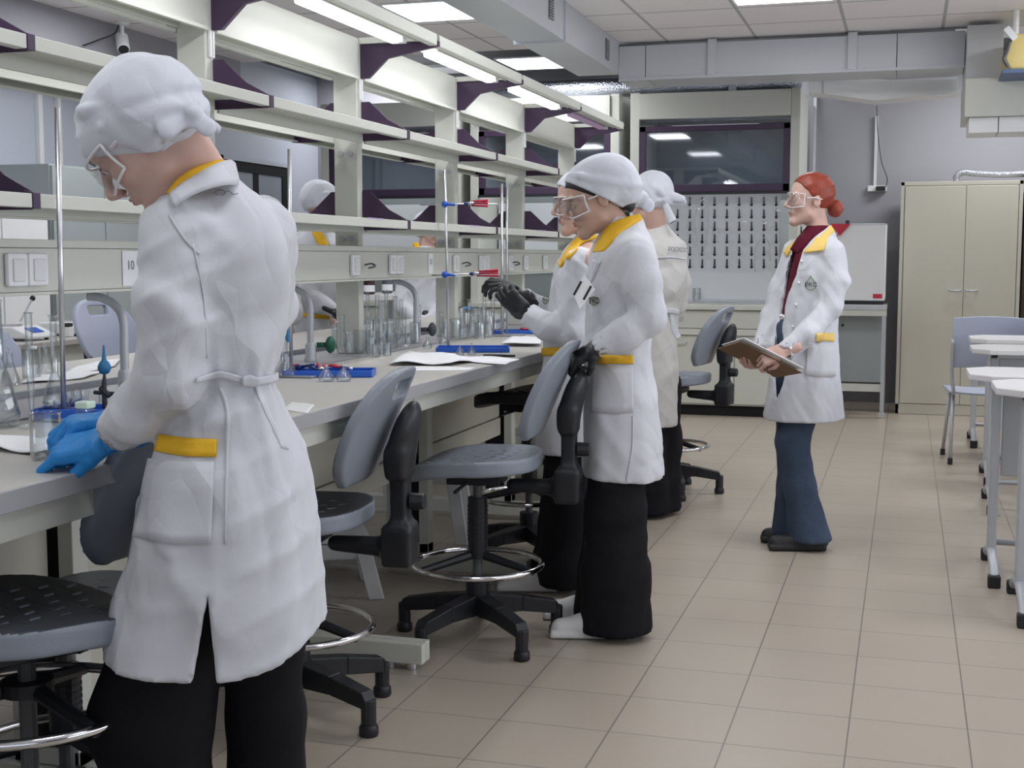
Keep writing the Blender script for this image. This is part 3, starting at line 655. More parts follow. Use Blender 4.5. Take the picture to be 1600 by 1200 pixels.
MB().box(-.82, -.145, 10.8, 11.5, .862, .905).build('stand_top', STEEL, t, bev=.003)
MB().box(-.82, -.145, 10.8, 10.83, .815, .860).build('front_rail', CREAM, t, bev=.002)
for (x, y) in ((-.165, 10.82), (-.80, 10.82), (-.165, 11.45), (-.80, 11.45)):
    lg = MB().box(x-.016, x+.016, y-.016, y+.016, .055, .815).build('leg', LGREY, t, bev=.002)
    MB().tube([(x, y-.012, .028), (x, y+.012, .028)], .027, 12).build('castor', LGREY, lg)
MB().box(-.80, -.165, 11.0, 11.02, .27, .86).build('back_panel', GREYC, t)
MB().box(-.81, -.15, 10.815, 10.84, .21, .27).build('lower_rail', CREAM, t, bev=.002)
MB().tube([(-.49, 10.995, .73), (-.49, 10.99, .73)], .012, 10).build('cable_hole', BLACK, t)
t = thing('white_cupboard_unit', 'white boxy unit standing on the cream metal stand', 'appliance', (-.5, 11.1, .95))
MB().box(-.82, -.165, 10.83, 11.45, .935, 1.545).build('casing', WHITE, t, bev=.008)
MB().box(-.80, -.18, 10.85, 11.43, .907, .934).build('base_gap', BLACK, t)
MB().box(-.255, -.185, 10.826, 10.8295, .955, .99).build('red_sticker', REDL, t, label='small red sticker')
MB().tube([(-.47, 10.95, 1.547), (-.47, 10.95, 1.575)], .016, 10).build('knob', BLACK, t)
MB().box(-.81, -.155, 10.826, 10.8295, 1.535, 1.543).build('top_edge', DUCT, t)
MB().prism([(-.60, 1.40), (-.46, 1.535), (-.535, 1.45)], 'y', 10.79, 10.80).prism([(-.60, 1.545), (-.44, 1.545), (-.52, 1.45)], 'y', 10.80, 10.815).build('red_pennant', REDL, label='red triangular cloth hanging on the white unit behind the red-haired woman', cat='pennant')

# wall pipe, conduit, socket with adapter and cable
struct('trim_5', MB().box(-.85, -.82, 11.93, 11.999, .1, 2.60), WALLG)
t = thing('wall_conduit', 'thin white cable duct running down the grey back wall to the socket', 'conduit', (-.28, 11.9, 1.9))
q = at(1367, 290, y=11.96)
MB().box(q.x-.012, q.x+.012, 11.96, 11.999, q.z, 2.50).build('channel', OFFW, t)
q2 = at(1272, 240, y=11.96)
MB().box(q2.x-.012, q2.x+.012, 11.96, 11.999, .9, 2.7).build('wall_conduit', OFFW, label='white vertical cable duct on the grey back wall beside the fume hood', cat='conduit')
t = thing('wall_socket', 'white wall socket with a black power adapter on the back wall', 'socket', (q.x, 11.95, q.z-.03))
MB().box(q.x-.06, q.x+.10, 11.955, 11.999, q.z-.05, q.z).build('socket_plate', WHITE, t, bev=.004)
MB().box(q.x+.01, q.x+.09, 11.90, 11.954, q.z-.045, q.z-.008).build('power_adapter', BLACK, t, bev=.006)
MB().tube(spline([at(a, b, y=11.92) for a, b in ((1384, 292), (1386, 278), (1378, 255), (1374, 230), (1371, 200), (1370, 165))]), .004, 6).build('cable', BLACK, t)
# ---------------------------------------------------------------- island bench
YK = [2.57+1.17*k for k in range(-2, 6)]
bench = thing('lab_bench', 'long double-sided laboratory bench with grey-beige top running down the room', 'bench', (-2.17, 4.4, 0))
Y0, Y1 = 0.15, 8.56
for y0, y1 in ((Y0, 2.575), (2.578, 4.908), (4.912, 7.247), (7.25, Y1)):
    MB().box(-1.98, -1.405, y0, y1, .868, .90).build('worktop', BENCH, bench, bev=.002)
    MB().box(-1.4045, -1.395, y0, y1, .863, .9005).build('edge_band', BENCHE, bench, bev=.002)
    MB().box(-2.95, -2.33, y0, y1, .868, .90).build('worktop', BENCH, bench, bev=.002)
MB().box(-2.325, -1.985, Y0, Y1, .85, .893).build('service_strip', BENCHE, bench, bev=.003)
MB().box(-2.335, -2.322, Y0, Y1, .87, .912).box(-1.988, -1.975, Y0, Y1, .87, .904).build('strip_lip', GREYM, bench)
for y0, y1 in ((Y0, 2.55), (2.56, 3.72), (3.725, 4.89), (4.90, 6.06), (6.07, Y1)):
    MB().box(-1.455, -1.43, y0, y1, .805, .862).build('apron', CREAM, bench, bev=.002)
    MB().box(-2.92, -2.90, y0, y1, .805, .862).build('apron', CREAM, bench, bev=.002)
for k, y in enumerate(YK):
    lf = MB().box(-2.0, -1.96, y-.02, y+.04, .09, .862).box(-1.86, -1.82, y-.02, y+.04, .09, .862).box(-2.0, -1.82, y-.02, y+.04, .09, .13).build('leg_frame', CREAM, bench, bev=.003)
    MB().box(-1.959, -1.861, y-.005, y+.035, .131, .86).build('black_infill', BLACKM, lf)
    lf2 = MB().box(-2.5, -2.32, y-.02, y+.04, .09, .862).build('leg_frame', CREAM, bench, bev=.003)
    ft = MB().box(-2.88, -1.402, y-.035, y+.0, .025, .088).box(-2.88, -1.402, y+.004, y+.035, .025, .088).build('foot_rail', CREAM, bench, bev=.003)
    for fx_ in (-1.45, -1.52, -2.84): MB().cyl((fx_, y, .0005), (fx_, y, .024), .018).build('levelling_foot', STEEL, ft)
    if k < len(YK)-1:
        zb = .10 if k in (0, 2) else .42
        MB().box(-1.90, -1.88, y+.05, y+1.14, zb+.09, .80).build('back_panel', CREAM2, bench, bev=.002)
        MB().box(-1.91, -1.875, y+.045, y+1.145, zb, zb+.085).build('panel_rail', CREAM2, bench, bev=.002)
# end cabinet of the bench
MB().box(-2.8, -1.46, 8.46, 8.54, .09, .804).build('end_panel', CREAM, bench, bev=.003)
# ---------------------------------------------------------------- rack over the bench
rack = thing('reagent_rack', 'tall cream shelving rack with dark aubergine brackets standing on the island bench', 'shelving', (-2.15, 4.4, .893))
XC = -2.15
def mir(poly): return [(2*XC-x, z) for x, z in poly]
Pl = [(-2.1, 1.986), (-2.065, 1.986), (-1.985, 2.06), (-1.77, 2.098), (-1.77, 2.118), (-2.1, 2.118)]
def Ps(z): return [(-2.1, z-.036), (-2.1, z+.118), (-2.065, z+.118), (-1.985, z+.045), (-1.912, z+.006), (-1.912, z-.036)]
for k, y in enumerate(YK):
    po = MB().box(-2.2, -2.1, y-.045, y+.005, .894, 2.14).build('post', CREAM, rack, bev=.003)
    for z in (1.69, 1.355):
        for x in (-2.17, -2.13): MB().tube([(x, y-.052, z), (x, y-.046, z)], .012, 12).build('bolt', LGREY, po)
    MB().box(-2.098, -2.09, y-.03, y-.022, 1.90, 1.98).box(-2.098, -2.09, y-.012, y-.004, 1.90, 1.98).build('slot_rail', WHITE, po)
    for side in (0, 1):
        s_ = (lambda p: mir(p)) if side else (lambda p: p)
        MB().prism(s_(Pl), 'y', y-.006, y+.014).build('lamp_bracket', PURPLE, rack, bev=.002)
        for z in (1.777, 1.424):
            e = s_([(-1.925, z+.008), (-1.898, z+.002), (-1.898, z-.034), (-1.925, z-.034)])
            MB().prism(s_(Ps(z)), 'y', y-.002, y+.004).prism(e, 'y', y-.012, y+.014).build('shelf_bracket', PURPLE, rack, bev=.001)
        a, b_ = (-2.1, -1.79) if not side else (2*XC+2.1, 2*XC+1.79)
        MB().box(a, b_, y-.02, y+.02, 2.119, 2.142).build('top_arm', CREAM, rack, bev=.002)
    if k < len(YK)-1:
        ya, yb = y+.016, YK[k+1]-.014
        fx = MB().box(-2.112, -2.1, y+.006, YK[k+1]-.046, 1.99, 2.14).box(-2.2, -2.188, y+.006, YK[k+1]-.046, 1.99, 2.14).build('fascia_panel', CREAM, rack, bev=.002)
        MB().box(-2.10, -2.085, y+.006, YK[k+1]-.046, 1.978, 1.989).box(-2.215, -2.2, y+.006, YK[k+1]-.046, 1.978, 1.989).build('fascia_lip', CREAM, fx)
        for side in (0, 1):
            def X(v): return 2*XC-v if side else v
            for z in (1.777, 1.424):
                MB().box(X(-2.098), X(-1.903), ya, yb, z-.008, z).box(X(-1.912), X(-1.90), ya, yb, z-.032, z).box(X(-2.10), X(-2.088), ya, yb, z-.045, z) \
                    .box(X(-1.93), X(-1.912), ya, yb, z-.032, z-.028).build('shelf', CREAM, rack, bev=.0015)
            MB().box(X(-1.805), X(-1.772), ya, yb, 2.098, 2.143).build('lamp_rail', CREAM, rack, bev=.003)
        MB().box(-1.901, -1.899, y+.75, y+.90, 1.420, 1.4255).build('shelf_label', PAPERP, rack, label='small lilac shelf label')
pn = MB().box(-2.24, -2.055, Y0, Y1, 1.195, 1.303).build('socket_channel', CREAM, rack, bev=.003)
MB().box(-2.25, -2.048, Y0, Y1, 1.3035, 1.324).box(-2.245, -2.05, Y0, Y1, 1.187, 1.1945).build('channel_lip', CREAM, pn, bev=.002)
def socket(px, gang=1):
    q = at(px, 420, x=-2.05); y = q.y
    for g in range(gang):
        yy = y+g*.078
        s_ = MB().box(-2.054, -2.040, yy-.037, yy+.037, 1.21, 1.29).build('socket', WHITE, rack, bev=.005)
        MB().box(-2.041, -2.036, yy-.022, yy+.022, 1.222, 1.276).build('socket_cover', OFFW, s_, bev=.003)
for px, g in ((24, 2), (554, 1), (613, 2), (712, 1), (752, 2), (797, 1), (821, 1), (851, 1)): socket(px, g)
for px in (570, 722, 800):
    q = at(px, 415, x=-2.04)
    MB().tube(spline([(-2.04, q.y, 1.25), (-2.02, q.y+.02, 1.255), (-2.0, q.y+.01, 1.245), (-2.02, q.y-.01, 1.238)]), .004, 6).build('key_switch', DGREY, rack)
# number cards
def card(px, txt, lab, h=.115, wd=.06):
    q = at(px, 420, x=-2.05); t = thing('number_card', lab, 'paper card', (-2.04, q.y, 1.2))
    MB().box(-2.0535, -2.052, q.y-wd/2, q.y+wd/2, 1.297-h, 1.297).build('sheet', PAPER, t)
    text_mesh(txt, .036, 'number', GREYINK, t, frame_m((-2.0512, q.y, 1.297-h*.42), (0, 1, 0), (0, 0, 1)))
card(205, '10', 'white paper card numbered 10 taped to the socket channel', .095, .075)
card(674, '11', 'narrow white paper card on the socket channel beyond the double socket', .09, .06)
# bench lamps
for k in range(len(YK)-1):
    for side in (0, 1):
        def X(v): return 2*XC-v if side else v
        ya, yb = YK[k]+.10, YK[k]+1.02
        nm = ['nearest the camera', 'second from the camera', 'third from the camera', 'third from the back', 'second from the back', 'nearest the fume hoods', 'last one'][k]
        t = thing('bench_lamp', ('unlit lilac tube lamp under the far rail of the rack, %s' if side else 'lit white tube lamp under the near rail of the rack, %s') % nm, 'lamp', (X(-1.87), ya, 2.09))
        MB().box(X(-1.915), X(-1.808), ya, yb, 2.108, 2.117).box(X(-1.812), X(-1.808), ya, yb, 2.095, 2.108).build('housing', CREAM, t)
        lit = (side == 0 and k < 6)
        MB().box(X(-1.892), X(-1.855), ya+.05, yb-.05, 2.083, 2.1075).build('diffuser', LAMP if lit else PINK, t, bev=.006)
        MB().box(X(-1.90), X(-1.845), yb-.045, yb-.005, 2.088, 2.107).build('end_cap', OFFW, t)
        if lit and k < 6: area('bench_lamp_light', X(-1.89), (ya+yb)/2, 2.075, .04, .8, 2.2)
# taps
for i, (px, py, vm, lab) in enumerate(((195, 610, None, 'grey gooseneck tap beside the hanging blue rubber bulb'), (485, 560, GREENV, 'grey gooseneck tap with a green valve behind the blue tray'), (650, 530, DGREY_SHADE, 'grey gooseneck tap with a black valve behind the heap of glassware'))):
    q = at(px, py, z=.893); q.x = -2.12; y = at(px, py-30, x=-2.12).y
    t = thing('gooseneck_tap', lab, 'tap', (q.x, y, .893))
    MB().tube(spline([(q.x, y, .895), (q.x, y, 1.02), (q.x, y, 1.10), (q.x-.02, y, 1.14), (q.x-.06, y-.01, 1.165), (q.x-.10, y-.02, 1.170)], 6), 
        .0125, 12).build('pipe', LGREY, t, smooth=True)
    MB().lathe([(.024, 0), (.024, .01), (.02, .02), (.02, .06), (.014, .07)], (q.x, y, .894), 16).build('base_collar', LGREY, t, auto=40)
    if vm: MB().tube([(q.x+.02, y+.01, .955), (q.x+.055, y+.03, .955)], .010).sph((q.x+.065, y+.035, .955), (.018, .028, .032), 8).build('valve_handle', vm, t, smooth=True)
# ---------------------------------------------------------------- glassware and bench-top items
def g_obj(name, prof, x, y, z, label, cat, group=None, n=24, m=None, tilt=None):
    o = MB().lathe(prof, (x, y, z), n, M=tilt, cap=False).build(name, m or GLASS, smooth=True, label=label, cat=cat, group=group)
    return o
def beaker(x, y, r, h, label, group=None, z=.9005, name='glass_beaker', inv=False):
    P = [(0, .002), (r*.85, .001), (r*.97, .004), (r, .012), (r, h-.004), (r*1.05, h), (r*1.07, h+.001), (r*1.03, h-.001), (r*.98, h-.006), (r*.975, .014), (r*.93, .006), (0, .005)]
    if inv: P = [(a, h-b+.002) for a, b in P]
    return g_obj(name, P, x, y, z, label, 'beaker', group)
def cylinder_(x, y, r, h, label, group=None, z=.9005, name='measuring_cylinder', cat='cylinder'):
    P = [(0, .001), (r*1.9, .001), (r*2.0, .005), (r*1.9, .009), (r*1.05, .013), (r, .02), (r, h-.008), (r*1.25, h), (r*1.2, h-.001), (r*.94, h-.01), (r*.94, .022), (0, .02)]
    return g_obj(name, P, x, y, z, label, cat, group, 18)
def erlen(x, y, r, h, label, group=None, z=.9005, neck=.35, name='conical_flask'):
    P = [(0, .002), (r*.93, .001), (r, .006), (r*.98, .016), (r*neck, h*.68), (r*neck*.95, h*.74), (r*neck*.95, h*.96), (r*neck*1.15, h), (r*neck*1.05, h), (r*neck*.88, h*.95), (r*neck*.88, h*.74), (r*.92, .018), (r*.9, .006), (0, .005)]
    return g_obj(name, P, x, y, z, label, 'flask', group)
def volum(x, y, r, h, label, nr=.009, z=.9005):
    P = [(0, .004), (r*.6, .001), (r*.8, .006), (r, h*.16), (r*.85, h*.27), (nr*1.4, h*.40), (nr, h*.46), (nr, h*.97), (nr*1.5, h), (nr*.8, h*.99), (nr*.8, h*.46), (r*.8, h*.26), (r*.93, h*.16), (r*.5, .008), (0, .01)]
    return g_obj('volumetric_flask', P, x, y, z, label, 'flask')
def loc(px, py, z=.9): q = at(px, py, z=z); return q.x, q.y
x, y = loc(88, 655); volum(x, y, .030, .245, 'tall clear volumetric flask standing behind the large front beaker', .0085)
x, y = loc(72, 718); beaker(x, y, .0285, .088, 'large clear glass beaker at the near bench edge beside the blue gloved hands')
x, y = loc(50, 662); t = thing('separating_funnel', 'tall narrow glass funnel tube at the left, beside the volumetric flask', 'funnel', (x, y, .9))
MB().lathe([(.004, .002), (.006, .03), (.0085, .10), (.0085, .25), (.011, .255), (.0075, .25), (.0075, .10), (.004, .03)], (x, y, .9005), 16, cap=False).build('glass_tube', GLASS, t, smooth=True)
MB().tube([(x-.018, y, 1.075), (x+.018, y, 1.075)], .004, 8).build('stopcock', OFFW, t, smooth=True)
x, y = loc(6, 668); t = thing('distilling_flask', 'large clear flask with a coiled tube at the far left edge of the bench', 'flask', (x, y, .9))
MB().lathe([(0, .002), (.04, .004), (.045, .03), (.03, .10), (.014, .15), (.012, .28), (.015, .285), (.011, .28), (.012, .15), (.028, .10), (.042, .03), (0, .006)], (x-.01, y, .9005), 24, cap=False).build('flask_body', GLASS, t, smooth=True)
pts = [(x+.012+.008*math.cos(a), y+.008*math.sin(a), 1.0+a*.0055) for a in [i*.5 for i in range(46)]]
MB().tube(pts, .002, 6).build('coil', GLASS, t, smooth=True)
x, y = loc(134, 662); t = thing('weighing_bottle', 'small square clear bottle with a pale green cap in front of the blue tray', 'bottle', (x, y, .9))
MB().box(x-.017, x+.017, y-.017, y+.017, .9015, .935).build('bottle_body', GLASS, t, bev=.004)
MB().box(x-.015, x+.015, y-.015, y+.015, .903, .922).build('liquid', mat('pale blue liquid', (.35, .5, .75), .2), t)
MB().box(x-.0175, x+.0175, y-.0175, y+.0175, .9355, .952).build('cap', mat('pale green plastic', (.55, .68, .58), .4), t, bev=.004)
for i, (px, py) in enumerate(((22, 668), (38, 672))):
    x, y = loc(px, py); MB().sph((x, y, .909), (.018, .010, .008), 8).build('watch_glass', GLASS, smooth=True, label='small clear glass stopper lying at the left of the bench, the %s one' % ('left' if i == 0 else 'right'), cat='stopper')
# upright pipette with the rubber bulb
q = at(160, 652, z=.90); ty = q.y
t = thing('rubber_bulb_pipette', 'teal rubber bulb on top of a dark pipette in its holder', 'pipette', (q.x, q.y, .9))
b0 = at(163, 573, y=ty)
Hs = b0.z
MB().lathe([(.001, .052), (.0022, .050), (.0035, .03), (.006, .016), (.011, .011), (.0155, .001), (.0155, -.006), (.011, -.015), (.005, -.018)], (b0.x, ty, Hs), 20).build('rubber_bulb', TEAL, t, smooth=True)
MB().tube([(b0.x, ty, Hs-.017), (b0.x-.002, ty, Hs-.04), (b0.x-.002, ty, .905)], [.003, .006, .0065], 10).build('pipette_tube', BLACK, t)
cl = MB().tube([(b0.x-.03, ty, Hs-.062), (b0.x+.04, ty+.01, Hs-.066)], .005, 8).tube([(b0.x-.012, ty, Hs-.05), (b0.x+.012, ty, Hs-.07)], .007, 8).build('clamp', BLACK, t)
# stands
def stand(px, py_base, py_top, rr, label, lean=0.0, zt=None):
    q = at(px[1], py_top, x=-1.868); b_ = at(px[0], py_base, x=-1.868); y = q.y; x = at(px[0], py_base, y=y).x; x = min(max(x, -1.88), -1.855)
    t = thing('laboratory_stand', label, 'stand', (x, y, .9))
    MB().box(x-.03, x+.09, y-.04, y+.04, .9005, .907).build('base_plate', GREYM, t, bev=.003)
    MB().tube([(x, y, .907), (q.x, y+lean, q.z)], rr, 12).build('rod', STEEL, t, smooth=True)
    return t, x, y, q
stand((99, 89), 628, 168, .0062, 'tall steel rod stand at the far left rising past the shelves', .0)
s2, *_ = stand((455, 452), 588, 233, .0058, 'steel rod stand right behind the nearest student\'s back', 0)
s3, x3, y3, q3 = stand((703, 695), 545, 265, .0058, 'steel rod stand with blue clamps holding two red-gripped clamps', 0)
stand((785, 784), 522, 287, .0065, 'steel rod stand rising in front of the raised black gloves, the left one', 0)
stand((792, 792), 517, 292, .005, 'steel rod stand rising behind the raised black gloves, the right one', .0)
for i, (py, lab) in enumerate(((319, 'upper red-gripped burette clamp on the steel rod stand'), (429, 'lower red-gripped clamp held by the black gloves'))):
    c = at(695, py, y=y3-.012); e = at(762 if i == 0 else 778, py-1 if i == 0 else py-2, y=y3-.012); a = at(657 if i == 0 else 675, py+1, y=y3-.012)
    t = thing('burette_clamp', lab, 'clamp', c)
    MB().tube([a, (c+e)/2], .003, 8).build('clamp_rod', STEEL, t, smooth=True)
    MB().sph(c, (.014, .012, .014), 8).tube([c, c+Vector((.045, 0, -.003))], .006, 8).build('boss_head', BLUE, t, smooth=True)
    m_ = c+(e-c)*.52
    MB().sph(m_, (.014, .009, .008), 8).build('thumb_screw', BLUED, t, smooth=True)
    for dz in (-.008, .002, .010):
        MB().tube([m_+Vector((.02, 0, dz)), e+Vector((0, 0, dz*1.3))], [.003, .0055], 8).build('red_grip', RED, t, smooth=True)
    MB().tube([m_+Vector((.0, 0, 0)), m_+Vector((.03, 0, .003))], .008, 8).build('jaw', STEEL, t, smooth=True)
MB().tube([at(700, 318, y=y3+.01), at(778, 319, y=y3+.01)], .003, 8).build('glass_rod', STEEL, smooth=True, label='thin horizontal rod held level in the upper clamp', cat='rod')
# blue trays
def tray(px0, px1, py, dy, label, h=.022, yshift=0, contents=None, name='blue_tray'):
    a = at(px0, py, z=.9); b = at(px1, py, z=.9); y0 = min(a.y, b.y)
    x0, x1 = a.x, b.x; t = thing(name, label, 'tray', ((x0+x1)/2, a.y, .9))
    ang = math.atan2(b.y-a.y, b.x-a.x); M = Matrix.Rotation(ang, 3, 'Z'); L = (b-a).length; c = (a+b)/2 + M @ Vector((0, dy/2, 0)); c.z = .9005
    MB().obox(c+Vector((0, 0, .003)), L/2, dy/2, .0025, M).build('tray_floor', BLUE, t)
    for (ox, oy, hx, hy) in ((0, -dy/2, L/2, .003), (0, dy/2, L/2, .003), (-L/2, 0, .003, dy/2), (L/2, 0, .003, dy/2)):
        MB().obox(c+M @ Vector((ox, oy, h/2+.001)), hx, hy, h/2, M).build('tray_wall', BLUE, t, bev=.002)
    return t, c, M, L
tA, cA, MA, LA = tray(50, 232, 658, .12, 'cobalt blue tray with dark clamps at the left, behind the blue gloves', .026)
tB, cB, MB_, LB = tray(442, 580, 590, .13, 'cobalt blue tray holding red-handled clamps, right of the nearest student', .020)
tC, cC, MC, LC = tray(682, 795, 551, .15, 'empty cobalt blue tray in front of the glassware by the black pen', .018)
tD, cD, MD, LD = tray(768, 842, 522, .13, 'cobalt blue tray with blue and red clamps below the raised black gloves', .016)
rr = random.Random(3)
def clampheap(c, M, L, dy, n, lab, grp, redf, z=.906):
    for i in range(n):
        o = c+M @ Vector((rr.uniform(-.42, .42)*L, rr.uniform(-.25, .25)*dy, 0)); o.z = z+.006+rr.uniform(0, .014); a = rr.uniform(0, PI)
        d = Vector((math.cos(a), math.sin(a)*.6, rr.uniform(-.1, .25))).normalized()
        red = i < redf; t = thing('laboratory_clamp', (lab % ('red-handled' if red else 'dark blue')), 'clamp', o, group=grp % ('red' if red else 'blue'))
        s_ = Vector((-d.y, d.x, 0)).normalized()
        MB().tube([o-d*.03, o+d*.012], .005, 8).sph(o, (.013, .011, .010), 6).build('clamp_head', BLUED if not red else STEEL, t, smooth=True)
        for q in (-1, 1): MB().tube([o+d*.012+s_*.004*q, o+d*.05+s_*.012*q], .0045, 8).build('grip', RED if red else BLUED, t, smooth=True)
clampheap(cA, MA, LA, .12, 9, '%s metal clamp heaped in the left blue tray', '%s clamps in the left tray', 0)
clampheap(cB, MB_, LB, .13, 6, '%s clamp lying in the blue tray right of the nearest student', '%s clamps in the middle tray', 3)
clampheap(cD, MD, LD, .13, 5, '%s clamp lying in the blue tray below the raised gloves', '%s clamps in the far tray', 2)
for i, px in enumerate((96, 110, 122, 150)):
    x, y = loc(px, 646); beaker(x, y+.03, .010, .045, 'small clear vial standing in the left blue tray', 'vials in the left blue tray', z=.908, name='glass_vial')
# flasks in front of tray B
x, y = loc(455, 588); erlen(x-.0, y-.03, .035, .075, 'clear conical flask with a funnel beside the nearest student\'s back')
x, y = loc(453, 580); g_obj('measuring_tube', [(.012, 0), (.012, .12), (.014, .125), (.011, .12), (.011, .001)], x-.02, y, .9005, 'slim clear measuring tube with a blue stopper beside the nearest student\'s back', 'tube', None, 14)
MB().sph((x-.005, y, 1.018), (.010, .008, .022), 8).build('blue_stopper', mat('bright blue rubber', (.03, .30, .68), .4), smooth=True, label='bright blue rubber stopper on the slim tube beside the nearest student', cat='stopper')
for i, px in enumerate((510, 537)):
    x, y = loc(px, 596); erlen(x, y, .024, .058, 'small clear conical flask in front of the red clamps, the %s one' % ('left' if i == 0 else 'right'), neck=.16)
for i, px in enumerate((772, 795)):
    pass
for i, px in enumerate((719, 737)):
    x, y = loc(px, 556); erlen(x, y, .016, .050, 'tiny clear conical flask in front of the empty blue tray, the %s one' % ('left' if i == 0 else 'right'), neck=.2)
for i, (px, py) in enumerate(((693, 540), (668, 545))):
    x, y = loc(px, py); erlen(x, y, .020, .05, 'clear conical flask at the left end of the empty blue tray, the %s one' % ('nearer' if i else 'farther'))
# heap of glassware between posts
heapA = [(530, 549, 'b', .024, .10), (541, 546, 'c', .012, .18), (567, 549, 'b', .020, .10), (585, 550, 'b', .024, .09), (607, 543, 'b', .026, .10), (614, 538, 'b', .028, .11), (627, 535, 'c', .011, .19), (565, 540, 'c', .012, .19), (583, 540, 'e', .034, .13), (648, 536, 'b', .022, .09), (655, 533, 'c', .011, .16),
         (523, 556, 'c', .015, .13), (535, 553, 'c', .014, .15), (548, 556, 'b', .024, .085), (563, 552, 'b', .026, .09), (580, 556, 'b', .022, .07), (597, 551, 'b', .027, .085),
         (556, 545, 'b', .03, .13), (575, 543, 'b', .028, .12), (596, 542, 'e', .036, .12), (612, 548, 'b', .025, .065), (622, 541, 'e', .034, .11), (632, 546, 'c', .012, .17),
         (590, 536, 'c', .012, .21), (604, 535, 'c', .011, .23), (640, 540, 'b', .024, .08), (575, 535, 'c', .010, .22), (618, 533, 'c', .013, .20), (549, 537, 'e', .035, .12), (588, 560, 'b', .017, .05), (605, 558, 'b', .016, .05)]
for i, (px, py, k, r, h) in enumerate(heapA):
    x, y = loc(px, py-2)
    if k == 'b': beaker(x, y, r, h, 'clear glass beaker in the crowded glassware behind the folded papers', 'beakers in the crowded middle group', inv=(i % 3 == 0))
    elif k == 'c': cylinder_(x, y, r*.8, h, 'slim clear measuring cylinder in the crowded glassware behind the folded papers', 'cylinders in the crowded middle group')
    else: erlen(x, y, r, h, 'clear conical flask in the crowded glassware behind the folded papers', 'flasks in the crowded middle group')
heapB = [(695, 524, 'b', .024, .09), (722, 523, 'e', .03, .12), (741, 524, 'b', .024, .1), (765, 523, 'b', .022, .1), (710, 515, 'e', .03, .12), (752, 515, 'b', .026, .12), (785, 516, 'c', .012, .17),
         (690, 527, 'c', .013, .12), (700, 530, 'b', .025, .08), (712, 527, 'b', .028, .09), (725, 530, 'b', .024, .07), (738, 527, 'e', .032, .12), (750, 530, 'b', .024, .08), (762, 527, 'e', .030, .13),
         (733, 520, 'c', .012, .17), (718, 519, 'b', .03, .13), (745, 519, 'b', .03, .12), (757, 518, 'c', .012, .2), (770, 520, 'c', .013, .18), (703, 519, 'c', .011, .2), (776, 517, 'b', .024, .1)]
for i, (px, py, k, r, h) in enumerate(heapB):
    x, y = loc(px, py)
    if k == 'b': beaker(x, y, r, h, 'clear glass beaker crowded behind the empty blue tray', 'beakers behind the empty blue tray', inv=(i % 3 == 0))
    elif k == 'c': cylinder_(x, y, r*.8, h, 'slim clear measuring cylinder crowded behind the empty blue tray', 'cylinders behind the empty blue tray')
    else: erlen(x, y, r, h, 'clear conical flask crowded behind the empty blue tray', 'flasks behind the empty blue tray')
x, y = loc(731, 508); MB().tube([(x, y, .9005), (x, y, .99)], .028, 18).build('plastic_jar', GLASS, smooth=True, label='clear jar with a sky blue lid among the far glassware', cat='jar')
MB().tube([(x, y, .9905), (x, y, 1.004)], .030, 18).build('jar_lid', mat('sky blue plastic', (.06, .36, .72), .4), label='sky blue lid on the clear jar in the far glassware', cat='lid')
# papers
def sheet(pts, label, z=.902, bump=.006, name='paper_sheet', m=None, n=10):
    """a slightly curled sheet through four photographed corners"""
    c = [at(px, py, z=z) for px, py in pts]
    def fn(u, v):
        p = (c[0]*(1-u)+c[1]*u)*(1-v)+(c[3]*(1-u)+c[2]*u)*v
        return p+Vector((0, 0, bump*(math.sin(u*3.1)*math.sin(v*2.7+.3)+.4*math.sin(u*7+v*4))))
    b = MB().grid(fn, n, n, .0012)
    zs = min(v[2] for v in b.v); b.v = [(v[0], v[1], v[2]-zs+z-.0012) for v in b.v]
    return b.build(name, m or PAPER, smooth=True, label=label, cat='paper')
sheet([(-40, 700), (60, 712), (118, 705), (-20, 676)], 'rumpled white sheet on the bench under the large front beaker', bump=.012)
sheet([(40, 690), (112, 722), (140, 702), (90, 680)], 'white sheet under the blue gloved hands', z=.906, bump=.004)
sheet([(607, 571), (706, 571), (750, 564), (640, 549)], 'folded white paper lying in the middle of the bench', bump=.016)
sheet([(672, 560), (790, 571), (812, 561), (720, 556)], 'flat white paper beside the black pen', z=.903)
sheet([(782, 536), (845, 537), (846, 527), (800, 525)], 'small stack of white paper near the raised black gloves', z=.915, bump=.002)
sheet([(620, 580), (735, 578), (742, 574), (640, 572)], 'clear-edged printed sheet along the bench edge', z=.901, bump=.001)
sheet([(440, 640), (480, 646), (492, 632), (455, 628)], 'faint white sheet beside the nearest student\'s belt', z=.901, bump=.001, m=OFFW)
a = at(755, 556, z=.906); b = at(805, 556, z=.906)
MB().tube([a, a+(b-a)*.2, b], [.006, .007, .004], 10).build('black_marker', BLACK, smooth=True, label='black marker pen lying on the paper at the bench edge', cat='pen')
